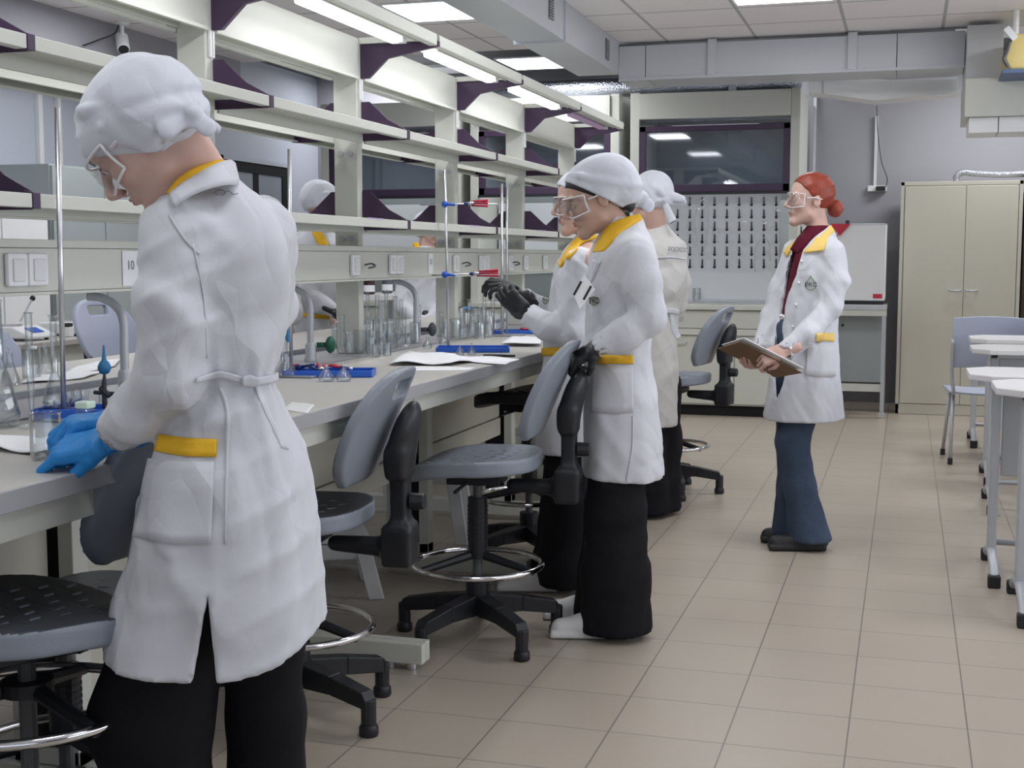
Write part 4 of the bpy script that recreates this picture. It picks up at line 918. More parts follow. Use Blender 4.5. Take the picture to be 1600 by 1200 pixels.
# far side bench-top things
sheet([(30, 600), (130, 592), (165, 580), (60, 585)], 'printed sheets on the far side of the bench behind the rod', z=.902)
sheet([(95, 590), (180, 573), (190, 560), (120, 572)], 'folded white sheets on the far side of the bench near the tap', z=.902)
for i, (px, py, k) in enumerate(((12, 612, 0), (28, 600, 1), (130, 606, 0), (158, 596, 1), (176, 588, 0))):
    x, y = loc(px, py)
    (beaker if k else erlen)(x-.25, y, .028, .10, 'clear %s on the far bench half, %s' % (('conical flask', 'beaker')[k], ['leftmost', 'left of the rod', 'right of the rod', 'in front of the papers', 'beside the tap'][i]))
t = thing('reagent_bottle', 'dark brown reagent bottle with a white label and red cap behind the glassware', 'bottle', (-2.75, 6.4, .9))
q = at(577, 455, x=-2.75)
for i, (qx, mt, cp, lb) in enumerate(((577, mat('dark amber glass', (.03, .012, .008), .15), RED, None), (605, mat('dark grey bottle', (.08, .09, .10), .3), DGREY_SHADE, 'dark grey bottle behind the glassware, right of the brown bottle'))):
    q = at(qx, 455, x=-3.9)
    if i: t = thing('reagent_bottle', lb, 'bottle', (q.x, q.y, 1.0))
    else: t.location = (q.x, q.y, 1.0); LOCS[t.name] = Matrix.Translation((q.x, q.y, 1.0))
    MB().lathe([(.03, -.06), (.042, -.055), (.042, .05), (.02, .085), (.018, .10)], (q.x, q.y, 1.06), 20).build('bottle_body', mt, t, auto=40)
    MB().lathe([(.024, .10), (.024, .125)], (q.x, q.y, 1.06), 16).build('cap', cp, t, auto=40)
    MB().lathe([(.0425, -.04), (.0428, -.04), (.0428, .01), (.0425, .01)], (q.x, q.y, 1.06), 20, cap=False).build('paper_label', PAPER, t)
t = thing('instrument_trolley', 'white instrument shelf unit behind the far students', 'shelf', (-3.9, 9.2, 0))
q = at(600, 470, x=-3.9)
MB().box(-4.1, -3.7, q.y-.5, q.y+.6, .96, .998).box(-4.1, -3.7, q.y-.5, q.y+.6, .74, .77).build('shelf_board', OFFW, t, bev=.003)
for (x, y) in ((-4.08, q.y-.48), (-3.72, q.y-.48), (-4.08, q.y+.58), (-3.72, q.y+.58)): MB().box(x-.015, x+.015, y-.015, y+.015, .001, .958).build('leg', LGREY, t)
# paper towel dispenser-like white box with cable on far side
# ---------------------------------------------------------------- side counter by the left wall: balances
t = thing('side_counter', 'side counter along the left wall carrying the balances', 'counter', (-4.9, 6.9, 0))
MB().box(-5.0, -4.45, 5.2, 8.05, .795, .825).build('counter_top', BENCH, t, bev=.003)
MB().box(-4.98, -4.5, 5.22, 8.03, .002, .794).build('base_cabinet', CREAM, t, bev=.003)
for y in (5.9, 6.6, 7.3): MB().box(-4.502, -4.497, y-.003, y+.003, .05, .79).build('door_gap', DGREY, t)
def balance(px, L, lab, blue=False):
    q = at(px, 508, x=-4.7); c = Vector((q.x, q.y, .826)); t = thing('electronic_balance', lab, 'balance', c)
    MB().prism([(c.x-.14, c.z+.012), (c.x+.16, c.z+.012), (c.x+.16, c.z+.03), (c.x+.05, c.z+.075), (c.x-.14, c.z+.075)], 'y', c.y-L, c.y+L).build('body', WHITE, t, bev=.012)
    MB().obox((c.x+.105, c.y, c.z+.056), .03, L*.4, .002, Matrix.Rotation(.38, 3, 'Y')).build('display', BLUE if blue else DGREY, t)
    MB().tube([(c.x-.05, c.y, c.z+.0755), (c.x-.05, c.y, c.z+.085)], .065, 20).build('weighing_pan', STEEL, t)
    for sx in (-.1, .12):
        for sy in (-.7, .7): MB().tube([(c.x+sx, c.y+sy*L, c.z), (c.x+sx, c.y+sy*L, c.z+.011)], .012, 8).build('foot', BLACK, t)
    return t
balance(118, .16, 'white electronic balance on the side counter, right of the rod')
balance(28, .12, 'small white balance with a bright blue display at the far left', True)
q = at(107, 512, x=-4.6)
t = thing('small_bottle', 'small white bottle with a black cap beside the balance', 'bottle', (q.x, q.y, .826))
MB().box(q.x-.022, q.x+.022, q.y-.022, q.y+.022, .827, .882).build('bottle_body', WHITE, t, bev=.004)
MB().box(q.x-.018, q.x+.018, q.y-.018, q.y+.018, .883, .905).build('cap', BLACK, t, bev=.003)
a = at(32, 502, x=-4.75); b = at(51, 466, x=-4.75)
t = thing('electrode_arm', 'thin black-tipped electrode arm leaning over the small balance', 'electrode', a)
MB().tube([a, b], .006, 8).build('arm', LGREY, t); MB().sph(b, .016, 8).build('tip', BLACK, t, smooth=True)
# ---------------------------------------------------------------- stools
def seat_field():
    f = Field((-.25, -.25, -.10), (.25, .25, .10), .006)
    def fn(X, Y, Z):
        r = (np.abs(X/.205)**2.6+np.abs(Y/.215)**2.6)**(1/2.6)
        zc = .018*(X/.2)**2*np.where(X > 0, -1.6, 1.0) + .012*(Y/.2)**2 - .01
        d1 = (r-1)*.19; d2 = np.abs(Z-zc)-.017
        return np.sqrt(np.maximum(d1, 0)**2+np.maximum(d2, 0)**2)+np.minimum(np.maximum(d1, d2), 0)-.008
    f.cut(fn, op='add'); 
    f.warp(lambda X, Y, Z: .0016*np.where((Z > -.02) & (np.abs(((X*18+Y*4) % 1)-.5) < .06) & (np.abs(X) < .13) & (np.abs(Y) < .15), 1, 0))
    return f.mesh()
def back_field():
    f = Field((-.12, -.23, -.20), (.12, .23, .22), .006)
    def fn(X, Y, Z):
        r = (np.abs(Y/.19)**2.4+np.abs(Z/.165)**2.4)**(1/2.4)
        xc = .035-.9*(Y**2)*-1.0*1.0*0 + .95*Y**2 - .42*(Z-.0)
        d1 = (r-1)*.16; d2 = np.abs(X-xc)-.010
        return np.sqrt(np.maximum(d1, 0)**2+np.maximum(d2, 0)**2)+np.minimum(np.maximum(d1, d2), 0)-.007
    f.cut(fn, op='add')
    f.boxr((0, 0, .115), (.3, .055, .010), .012, op='sub')
    f.boxr((0, 0, -.175), (.3, .10, .012), .02, k=.02, op='sub')
    return f.mesh()
SEATM, BACKM = seat_field(), back_field()
def place_np(VF, c, rz):
    V, Fq = VF; c_, s_ = math.cos(rz), math.sin(rz)
    return (np.stack([c[0]+V[:, 0]*c_-V[:, 1]*s_, c[1]+V[:, 0]*s_+V[:, 1]*c_, c[2]+V[:, 2]], 1), Fq)
def stool(x, y, rz, zs, label, seatm, backm, zb=None, ring=.24, base_rz=.3, group=None, ringr=.215, colr=.033, shadem=None):
    """rz: direction the seat faces (0 = +x)"""
    t = thing('lab_stool', label, 'stool', (x, y, 0), rz, group); zb = zb or zs+.24
    Q = lambda a: (LOCS[t.name] @ Vector(a))
    seat_ = np_obj('seat', [place_np(SEATM, (0, 0, zs), 0)], seatm, t, 0)
    if shadem:
        me_ = seat_.data; me_.materials.append(shadem)
        for pl in me_.polygons: pl.material_index = 1 if pl.normal.z > .80 else 0  # upward faces take a darker colour to paint in shade on the seat
    for i_ in range(-2, 3):
        for j_ in range(-2, 3):
            MB().obox(Q((i_*.055+j_*.012, j_*.055, zs+.0155+.018*((i_*.055)/.2)**2*(-1.6 if i_ > 0 else 1)+.012*((j_*.055)/.2)**2)), .011, .0018, .0018, Matrix.Rotation(rz+.35, 3, 'Z')).build('grip_ridge', seatm, t)
    np_obj('backrest', [place_np(BACKM, (-.29, 0, zb), 0)], backm, t, 0)
    # black shell behind the backrest, spine and bracket
    f = Field((-.46, -.12, -.02), (-.05, .12, .62), .007)
    o = zb-(zs-.08)
    f.ell((-.318, 0, o+.015), (.036, .070, .110), M=Matrix.Rotation(-.30, 3, 'Y'))
    f.boxr((-.308, 0, o-.05), (.016, .050, .03), .012, k=.03)
    f.boxr((-.308, 0, o-.15), (.015, .028, .09), .008, k=.01)
    f.boxr((-.305, 0, .05), (.030, .040, .045), .012, k=.03)
    f.chain([(-.29, 0, .040, .03), (-.12, 0, .045, .022)], k=.03)
    V, Fq = f.mesh(); V = V+np.array([0, 0, zs-.08-.04])
    np_obj('back_support', [(V, Fq)], BLACK, t, 0)
    MB().tube([Q((-.335, 0, zs+.05)), Q((-.375, 0, zs+.05))], [.024, .022], 12).build('adjusting_knob', BLACK, t, bev=.003)
    MB().obox(Q((0, 0, zs-.055)), .09, .07, .015, Matrix.Rotation(rz, 3, 'Z')).build('seat_plate', BLACK, t, bev=.004)
    MB().tube([Q((.02, .06, zs-.06)), Q((.03, .20, zs-.07))], .006, 8).build('lift_lever', BLACK, t)
    MB().tube([Q((0, 0, .16)), Q((0, 0, zs-.07))], .016, 12).build('gas_spring', DGREY, t)
    c = MB()
    zt = zs-.12
    MB().tube([Q((0, 0, .10)), Q((0, 0, .21))], max(.040, colr), 18).build('base_hub', BLACK, t)
    c.tube([Q((0, 0, ring+.02)), Q((0, 0, zt))], colr, 18)
    for k in range(9):
        if ring+.09+k*.014 < zt: c.tube([Q((0, 0, ring+.08+k*.014)), Q((0, 0, ring+.087+k*.014))], colr+.002, 18)
    c.build('column_cover', BLACK, t)
    MB().tube([Q((ringr*math.cos(a*PI/24), ringr*math.sin(a*PI/24), ring)) for a in range(48)], .010, 10, closed=True).build('foot_ring', CHROME, t, smooth=True)
    sp = MB()
    for k in range(3):
        a = k*2*PI/3+.7; sp.tube([Q((.03*math.cos(a), .03*math.sin(a), ring+.03)), Q((ringr*math.cos(a), ringr*math.sin(a), ring-.004))], [.016, .012], 8)
    sp.build('ring_spokes', BLACK, t)
    for k in range(5):
        a = base_rz-rz+k*2*PI/5; d = Vector((math.cos(a), math.sin(a), 0)); n = Vector((-d.y, d.x, 0))
        P = []
        for (rr_, zz, hw, hh) in ((.03, .125, .026, .035), (.15, .118, .024, .026), (.27, .098, .022, .022), (.285, .075, .021, .02)):
            P.append([Q(d*rr_+n*hw*sx+Vector((0, 0, zz+hh*sz))) for sx, sz in ((-1, -1), (1, -1), (1, 1), (-1, 1))])
        m_ = MB()
        for q in range(3):
            vs = P[q]+P[q+1]; m_.add(vs, [(0, 1, 5, 4), (1, 2, 6, 5), (2, 3, 7, 6), (3, 0, 4, 7), (0, 3, 2, 1), (4, 5, 6, 7)])
        tip = d*.275
        m_.tube([Q(tip+Vector((0, 0, .03))), Q(tip+Vector((0, 0, .10)))], .021, 12)
        lg = m_.build('base_arm', BLACK, t, bev=.003)
        MB().lathe([(.022, .032), (.026, .026), (.027, .006), (.024, .0005)], Q(tip), 14).build('glide', BLACK, lg, auto=40)
    return t
stool(-1.515, 1.975, math.radians(58), .635, 'lab stool with a shade-darkened seat at the lower left corner, cut by the frame', GREYP, GREYP, zb=.615, ring=.47, colr=.047, shadem=DGREY_SHADE)
stool(-1.650, 2.27, PI, .56, 'lab stool pushed under the bench whose backrest shows left of the nearest student', GREYP, GREYP, zb=.835, ring=.26, base_rz=.2)
stool(-1.61, 3.26, PI+.10, .57, 'lab stool with grey backrest and shade-darkened seat directly behind the nearest student', GREYP, GREYP, zb=.815, ring=.255, base_rz=-.35, shadem=DGREY_SHADE)
stool(-1.35, 4.10, PI+.10, .605, 'lab stool with light grey seat and chrome ring whose backrest the student holds', GREYP, GREYP, zb=.84, ring=.26, base_rz=-.72)
stool(-1.50, 5.25, PI-.2, .71, 'dark lab stool under the bench behind the light grey stool', BLACK, BLACK, zb=.90, ring=.28, base_rz=.3)
stool(-1.22, 7.05, PI-.15, .62, 'lab stool with black back support behind the student farthest down the bench', GREYP, GREYP, zb=.85, ring=.26, base_rz=.1)
stool(-3.25, 4.30, -.15, .60, 'light grey lab stool on the far side of the bench, behind the volumetric flask', LAV, LAV, zb=.86, ring=.24)
stool(-3.6, 5.65, -.2, .62, 'light grey lab stool on the far side of the bench, beside the gooseneck tap', LAV, LAV, zb=.90, ring=.24)
# white plastic step stools under the bench
def step_stool(px, py, lab, h=.30, rz=.3):
    q = at(px, py, z=0); t = thing('step_stool', lab, 'stool', (q.x, q.y, 0), rz)
    Q = lambda a: LOCS[t.name] @ Vector(a)
    MB().add([Q((sx*a, sy*b, z)) for (a, b, z) in ((.15, .12, h-.03), (.145, .115, h)) for sx, sy in ((-1, -1), (1, -1), (1, 1), (-1, 1))], [(0,3,2,1),(4,5,6,7),(0,1,5,4),(1,2,6,5),(2,3,7,6),(3,0,4,7)]).build('top', OFFW, t, bev=.01)
    for sx in (-1, 1):
        for sy in (-1, 1):
            vs = []
            for z, o in ((.001, .05), (h-.031, 0)):
                for dx, dy in ((0, 0), (.06, 0), (.06, .012), (0, .012)): vs.append(Q((sx*(.145+o-dx), sy*(.115+o*.8-dy), z)))
            MB().add(vs, [(0,3,2,1),(4,5,6,7),(0,1,5,4),(1,2,6,5),(2,3,7,6),(3,0,4,7)]).build('leg', OFFW, t, bev=.004)
    MB().add([Q((sx*.15, sy*.118, z)) for z in (h-.09, h-.031) for sx, sy in ((-1, -1), (1, -1), (1, 1), (-1, 1))], [(0,1,5,4),(1,2,6,5),(2,3,7,6),(3,0,4,7),(0,3,2,1)]).build('skirt', OFFW, t, bev=.004)
    return t
step_stool(515, 925, 'white plastic step stool under the bench behind the nearest stool', .24, .5)
step_stool(672, 840, 'white plastic step stool under the bench left of the light grey seat', .36, .2)
# ---------------------------------------------------------------- classroom desks and chairs on the right
def desk(x, y, lab, zt=.825, wd=.66, dp=.46):
    t = thing('school_desk', lab, 'desk', (x+wd/2, y, 0), group=None)
    MB().prism([(x-.10, y-dp/2+.09), (x-.02, y-dp/2), (x+wd, y-dp/2), (x+wd, y+dp/2), (x-.02, y+dp/2), (x-.10, y+dp/2-.09)], 'z', zt-.026, zt).build('desk_top', DESKT, t, bev=.004)
    for sx in (0, wd-.08):
        MB().box(x+sx-.005, x+sx+.03, y-.035, y+.03, .10, zt-.05).build('leg', GREYM if sx else LGREY, t, bev=.008)
        MB().box(x+sx-.002, x+sx+.028, y-.045, y+.04, zt-.05, zt-.027).build('top_clamp', BLACK, t, bev=.003)
        ft = MB().tube(spline([(x+sx+.012, y-.24, .035), (x+sx+.012, y-.15, .075), (x+sx+.012, y, .10), (x+sx+.012, y+.15, .075), (x+sx+.012, y+.24, .035)], 5), .018, 10).build('foot', LGREY, t, smooth=True)
        for sy in (-.245, .245): MB().box(x+sx-.012, x+sx+.036, y+sy-.022, y+sy+.022, .001, .05).build('foot_cap', BLACK, ft, bev=.006)
    MB().box(x+.04, x+wd-.06, y+.02, y+.035, .40, zt-.06).build('modesty_panel', LGREY, t, bev=.003)
    MB().tube([(x+.01, y, .13), (x+wd-.07, y, .13)], .012, 8).build('cross_bar', GREYM, t)
    return t
ds = [(.455, 7.98, 'second from the back'), (.424, 7.10, 'third from the camera'), (.345, 5.58, 'second from the camera'), (.41, 5.02, 'nearest to the camera'), (.45, 9.53, 'farthest')]
for x, y, nm in ds: desk(x, y, 'pale-topped grey desk in the right-hand row, %s' % nm)
def school_chair(x, y, rz, lab, blk=False):
    t = thing('school_chair', lab, 'chair', (x, y, 0), rz); Q = lambda a: LOCS[t.name] @ Vector(a)
    MB().grid(lambda u, v: Q(((u-.5)*.42, -.19-.03*math.cos((u-.5)*2.6)-.05*v+.02*0, .60+.31*v+.012*math.sin(u*PI))), 10, 8, .010).build('backrest', LAV, t, smooth=True, bev=.002)
    MB().grid(lambda u, v: Q(((u-.5)*.42, -.2+.42*v, .455-.012*math.sin(u*PI)+.01*(v-.5)**2)), 10, 10, .012).build('seat', LAV, t, smooth=True)
    for sx in (-1, 1):
        MB().tube(spline([Q((sx*.21, -.24, .78)), Q((sx*.205, -.20, .56)), Q((sx*.19, -.19, .45)), Q((sx*.18, -.02, .435)), Q((sx*.18, .18, .44))], 5), .011, 8).build('side_tube', LGREY, t, smooth=True)
        for sy in (-.18, .18):
            lg = MB().tube([Q((sx*.18, sy*.5, .435)), Q((sx*.20, sy*1.15, .03))], .011, 8).build('leg', LGREY, t, smooth=True)
            MB().tube([Q((sx*.20, sy*1.15, .001)), Q((sx*.20, sy*1.15, .04))], .016, 10).build('foot_cap', BLACK, lg)
    return t
school_chair(.47, 8.72, .08, 'pale lavender chair behind the farthest desk, showing its slotted backrest')
school_chair(.90, 8.52, .05, 'pale lavender chair between the middle desks on the right')
school_chair(.86, 6.4, .0, 'pale lavender chair nearest in the right-hand row, cut by the frame')
# ---------------------------------------------------------------- people
from mathutils.bvhtree import BVHTree
SKIN = mat('light skin', (0.57, 0.37, 0.31), 0.5, noise=.05, scale=25, spec=.4)
SKINB = mat('tanned skin', (0.50, 0.32, 0.25), 0.5, noise=.05, scale=25, spec=.4)
LIPS = mat('soft pink lips', (0.42, 0.16, 0.15), 0.45)
COATM = mat('white lab coat cotton', (0.62, 0.63, 0.675), 0.75, noise=.02, scale=6, bump=.30, bscale=9, spec=.2, sheen=.1, crease=(7, .9))
SCARFM = mat('white headscarf cotton', (0.62, 0.64, 0.70), 0.75, noise=.02, scale=6, bump=.20, bscale=12, spec=.2, sheen=.1, crease=(9, .6))
YEL = mat('golden yellow trim cloth', (0.80, 0.46, 0.02), 0.7, noise=.05, bump=.2, bscale=60)
YELP = mat('pale yellow trim cloth', (0.82, 0.58, 0.16), 0.7, noise=.05, bump=.2, bscale=60)
BLKT = mat('black trouser cloth', (0.010, 0.010, 0.013), 0.85, noise=.2, bump=.3, bscale=20, spec=.2)
JEANS = mat('blue denim', (0.055, 0.080, 0.125), 0.85, noise=.6, scale=7, bump=.3, bscale=120, spec=.2)
MAROON = mat('maroon shirt cloth', (0.10, 0.008, 0.022), 0.8, noise=.1, bump=.3, bscale=30, spec=.2)
HAIRB = mat('black hair', (0.012, 0.009, 0.010), 0.5, noise=.4, scale=30, stretch=(1, 1, .15))
HAIRR = mat('copper red hair', (0.24, 0.035, 0.015), 0.45, noise=.5, scale=40, stretch=(1, 1, .2), bump=.4, bscale=60)
HAIRF = mat('fair hair', (0.45, 0.30, 0.15), 0.5, noise=.3, scale=40)
GLB = mat('sky blue nitrile glove', (0.02, 0.25, 0.66), 0.42, noise=.08, bump=.4, bscale=45)
GLK = mat('black nitrile glove', (0.012, 0.013, 0.017), 0.42, noise=.1, bump=.4, bscale=45)
SHOEW = mat('white sneaker', (0.78, 0.78, 0.78), 0.5); SHOEK = mat('black sneaker', (0.018, 0.018, 0.020), 0.55, bump=.3)
EYEW = mat('eye white', (0.75, 0.72, 0.70), 0.2); EYED = mat('dark iris', (0.03, 0.018, 0.012), 0.15)
GOGG = glass_mat('clear goggle plastic', (0.95, 0.95, 0.96), 0.75, 0.08); GOGF = mat('pale clear goggle frame', (0.72, 0.70, 0.72), 0.25, noise=.02)
BOARDM = mat('brown hardboard', (0.20, 0.115, 0.065), 0.55, noise=.06)
def wrinkles(seed, amp=.0022, n=5, f0=22, f1=60, vert=.35):
    """sparse long cloth creases"""
    r = np.random.RandomState(seed); T = []
    for i in range(n):
        k = r.normal(size=3); k[2] *= vert if i % 2 else 1.0; k /= np.linalg.norm(k); f = r.uniform(f0, f1)
        q = r.normal(size=3); q /= np.linalg.norm(q); m = r.normal(size=3); m /= np.linalg.norm(m)
        T.append((k*f*.75, q*r.uniform(7, 13), r.uniform(0, 6), r.uniform(.5, 1.1), amp*r.uniform(.6, 1.3)*(f0/f)**.5, m*r.uniform(9, 16), r.uniform(0, 6), 1 if i % 3 else -1))
    def fn(X, Y, Z):
        o = 0
        for (k, q, ph, wa, a, m, mp, sg) in T:
            v = np.sin(k[0]*X+k[1]*Y+k[2]*Z+ph+wa*np.sin(q[0]*X+q[1]*Y+q[2]*Z))
            mk = np.clip(.35+np.sin(m[0]*X+m[1]*Y+m[2]*Z+mp), 0, 1.2)
            o = o-sg*a*mk*(np.exp(-(v/.42)**2)*1.6-.45)
        return o
    return fn
class Person:
    def __init__(s, x, y, label, az=None):
        s.az = math.atan2(-x, y) if az is None else az
        s.t = thing('person', label, 'person', (x, y, 0), s.az); s.M = LOCS[s.t.name]; s.I = s.M.inverted()
        s.camL = s.I @ Vector(_C); s.base = Vector((x, y, 0)); s.wdir = Vector((-math.sin(s.az), math.cos(s.az), 0))
    def L(s, px, py, w=0.0):
        """local point of a traced outline point lying w metres behind the figure's own plane"""
        d = Vector(_f + (px-800)/F*_r - (py-600)/F*_u); C = Vector(_C)
        t = ((s.base-C).dot(s.wdir)+w)/d.dot(s.wdir); return s.I @ (C+d*t)
    def P(s, px, py, w, r):
        q = s.L(px, py, w); return (q.x, q.y, q.z, r)
    def rows(s, R):
        out = []
        for (py, pl, pr, B, w) in R:
            a = s.L(pl, py, w); b = s.L(pr, py, w); out.append((a.z, (a.x+b.x)/2, (a.y+b.y)/2, (b.x-a.x)/2, B, 0.0))
        return out
    def shift(s, VF, c, M3):
        V, Fq = VF; M_ = np.array(M3); return (V @ M_.T + np.array(c), Fq)
    def bvh(s, VF): s.tree = BVHTree.FromPolygons([tuple(v) for v in VF[0]], [tuple(int(i) for i in f) for f in VF[1]])
    def hit(s, px, py, off, tree=None, dflt=None):
        p = s.L(px, py, 0); d = (p-s.camL).normalized(); h = (tree or s.tree).ray_cast(s.camL, d)
        if h[0] is None: return dflt
        n = h[1]; n = n if n.dot(d) < 0 else -n
        return h[0]+n*off
    def hitn(s, px, py, off):
        g = s.hit(px, py, off)
        if g is None:
            q = s.L(px, py, -.1); h = s.tree.find_nearest(q); g = h[0]+(q-h[0]).normalized()*off
        return g
    def ribbon(s, top, bot, name, m, off=.003, th=.002, nu=14, nv=3, label=None, n_sm=6):
        """cloth strip following the garment between two traced edges"""
        T = spline([Vector((a, b, 0)) for a, b in top], n_sm); B = spline([Vector((a, b, 0)) for a, b in bot], n_sm)
        pick = lambda S, u: (lambda q, i: S[i]*(1-(q-i))+S[min(i+1, len(S)-1)]*(q-i))(u*(len(S)-1), min(int(u*(len(S)-1)), len(S)-1))
        G = [[None]*(nv+1) for _ in range(nu+1)]
        for i in range(nu+1):
            for j in range(nv+1):
                a = pick(T, i/nu); b = pick(B, i/nu); q = a*(1-j/nv)+b*(j/nv); G[i][j] = s.hit(q.x, q.y, off)
        flat = [g for r_ in G for g in r_ if g is not None]
        if not flat: return None
        PX = [[None]*(nv+1) for _ in range(nu+1)]; Wd = np.full((nu+1, nv+1), np.nan)
        for i in range(nu+1):
            a = pick(T, i/nu); b = pick(B, i/nu)
            for j in range(nv+1):
                q = a*(1-j/nv)+b*(j/nv); PX[i][j] = q
                if G[i][j] is not None: Wd[i, j] = G[i][j].y
        for _ in range(60):                      # unhit points take their neighbours' depth
            if not np.isnan(Wd).any(): break
            N = Wd.copy()
            for i in range(nu+1):
                for j in range(nv+1):
                    if np.isnan(Wd[i, j]):
                        nb = Wd[max(i-1, 0):i+2, max(j-1, 0):j+2]; nb = nb[~np.isnan(nb)]
                        if len(nb): N[i, j] = nb.mean()
            Wd = N
        for _ in range(2):
            Q_ = np.pad(Wd, 1, mode='edge'); Wd = np.minimum((Q_[:-2, 1:-1]+Q_[2:, 1:-1]+Q_[1:-1, :-2]+Q_[1:-1, 2:]+2*Wd)/6, Wd+.0004)
        for i in range(nu+1):
            for j in range(nv+1): G[i][j] = s.L(PX[i][j].x, PX[i][j].y, float(Wd[i, j]))
        mb = MB(); mb.grid(lambda u, v: G[round(u*nu)][round(v*nv)], nu, nv, th); mb.v = [tuple(s.M @ Vector(v)) for v in mb.v]
        return mb.build(name, m, s.t, smooth=True, label=label)
    def tubes(s, pts, r, name, m, parent=None, n=8):
        return MB().tube([s.M @ Vector(p) for p in pts], r, n).build(name, m, parent or s.t, smooth=True)
    def obj(s, name, parts, m, it=2, label=None, parent=None): return np_obj(name, parts, m, parent or s.t, it, label)
def head_M(phi, pitch, roll=0.0):
    c, s_ = math.cos(phi), math.sin(phi); cp, sp = math.cos(pitch), math.sin(pitch)
    f = Vector((c*cp, s_*cp, -sp)); r = Vector((s_, -c, 0)); u = r.cross(f)
    if roll: R_ = Matrix.Rotation(roll, 3, f); r = R_ @ r; u = R_ @ u
    return Matrix((r, f, u)).transposed()
def head_mesh(neck_to, h=.0032, sc=1.0, nr=.048):
    """head with face in its own frame (x right, y forward, z up); neck runs to point neck_to in that frame"""
    nt = Vector(neck_to); lo = (min(-.10, nt.x-.07), min(-.13, nt.y-.07), min(-.13, nt.z-.05)); hi = (max(.10, nt.x+.07), max(.14, nt.y+.07), .145)
    f = Field(lo, hi, h)
    f.ell((0, -.012, .038), (.073, .096, .086))
    f.ell((0, .034, -.030), (.056, .052, .074), k=.03)
    f.cone((.042, .012, -.062), (.012, .070, -.096), .020, .017, k=.025).cone((-.042, .012, -.062), (-.012, .070, -.096), .020, .017, k=.025)
    f.ell((0, .076, -.094), (.018, .015, .014), k=.015)
    for q in (-1, 1):
        f.ell((q*.040, .058, -.022), (.020, .018, .020), k=.02)                         # cheek
        f.ell((q*.030, .080, .030), (.022, .008, .007), k=.012)                          # brow ridge
        f.ell((q*.031, .094, .008), (.017, .012, .011), k=.012, op='sub')                # eye socket
        f.ell((q*.031, .074, .008), (.0145, .0125, .0125), k=.003)                       # lids
        f.ell((q*.010, .098, -.029), (.0075, .009, .006), k=.004)                        # nostril wing
        f.ell((q*.075, -.012, -.004), (.008, .017, .030), k=.006, M=Matrix.Rotation(q*.25, 3, 'Z'))   # ear
        f.ell((q*.083, -.006, -.002), (.006, .009, .018), k=.003, op='sub')
    f.cone((0, .088, .020), (0, .112, -.020), .0065, .0095, k=.010)                      # nose
    f.ell((0, .104, -.026), (.009, .009, .008), k=.006)
    f.ell((0, .079, -.055), (.024, .012, .014), k=.010)                                  # mouth mound
    f.ell((0, .0905, -.0520), (.018, .006, .0038), k=.003).ell((0, .0895, -.0605), (.016, .0065, .0045), k=.003)
    f.boxr((0, .100, -.0562), (.019, .010, .0006), .0005, k=.002, op='sub')
    f.cone((0, -.030, -.055), tuple(nt), nr, nr*1.12, k=.030)
    V, Fq = f.mesh(); V = smooth_mesh(V, Fq, 2)
    return (V, Fq)
def scarf_mesh(slope, off, back=(-.045, .0), ext=(.020, .014), h=.004, seed=1, knot=(-.105, -.055), tails=(), puff=1.0, thick=None, folds=.0026, kx=0.0, ear=True, tall=0.0):
    """knotted cotton headscarf in the head's frame; its edge runs along z = slope*y + off"""
    f = Field((-.13, -.24, -.17), (.13, .15, .17), h)
    f.ell((0, -.012, .040+tall*.4), (.082, .107, .094+tall*.6))
    if ear:
        for q in (-1, 1): f.ell((q*.074, -.012, .004), (.015, .030, .042), k=.02)
    f.ell((0, -.048+back[0]*.3, .030+back[1]), (.086+ext[0]*.4, .080+ext[0], .082+ext[1]), k=.035)
    f.ell((kx*.3, knot[0]+.03, knot[1]+.045), (.066*puff, .052*puff, .055*puff), k=.04)
    kx0, ky0, kz0 = kx, knot[0], knot[1]
    for q in (-1, 1):
        f.chain([(q*.012, .056, .104, .007), (q*.060, .030, .090, .012), (q*.076, -.030, .045, .014), (kx0*.8+q*.02, ky0+.01, kz0+.02, .012)], k=.004)
        f.chain([(q*.035, .070, .074, .008), (q*.072, .022, .044, .011), (q*.077, -.030, .008, .012), (kx0*.8+q*.02, ky0+.01, kz0, .012)], k=.004)
    W = wrinkles(seed, folds*.7, 4, 30, 50, 1.0)
    f.warp(W)
    ky, kz = knot
    def gather(X, Y, Z):
        X = X-kx; d = np.sqrt(X**2+(Y-ky)**2+(Z-kz)**2); th = np.arctan2(Z-kz, X*1.0+.0001)
        th2 = np.arctan2(X, Z-kz+.001)
        return .0034*np.sin(th2*8+d*18+seed)*np.exp(-d/.06)+.0016*np.sin(th2*6+d*9+seed*2)*np.exp(-d/.16)
    f.warp(gather)
    n = math.sqrt(1+slope*slope)
    f.cut(lambda X, Y, Z: (Z-slope*Y-off-.006*np.cos(X*18))/n, op='sub', k=.003)
    f.ell((0, -.012, .038), (.0735, .0965, .0865), op='sub')
    f.ell((kx*1.15, ky-.012, kz), (.020, .016, .016), k=.012)
    for (a, b, r0, r1, fl) in tails: f.cone(a, b, r0, r1, k=.006, flat=((1, 0.3, 0), fl))
    return f.mesh()
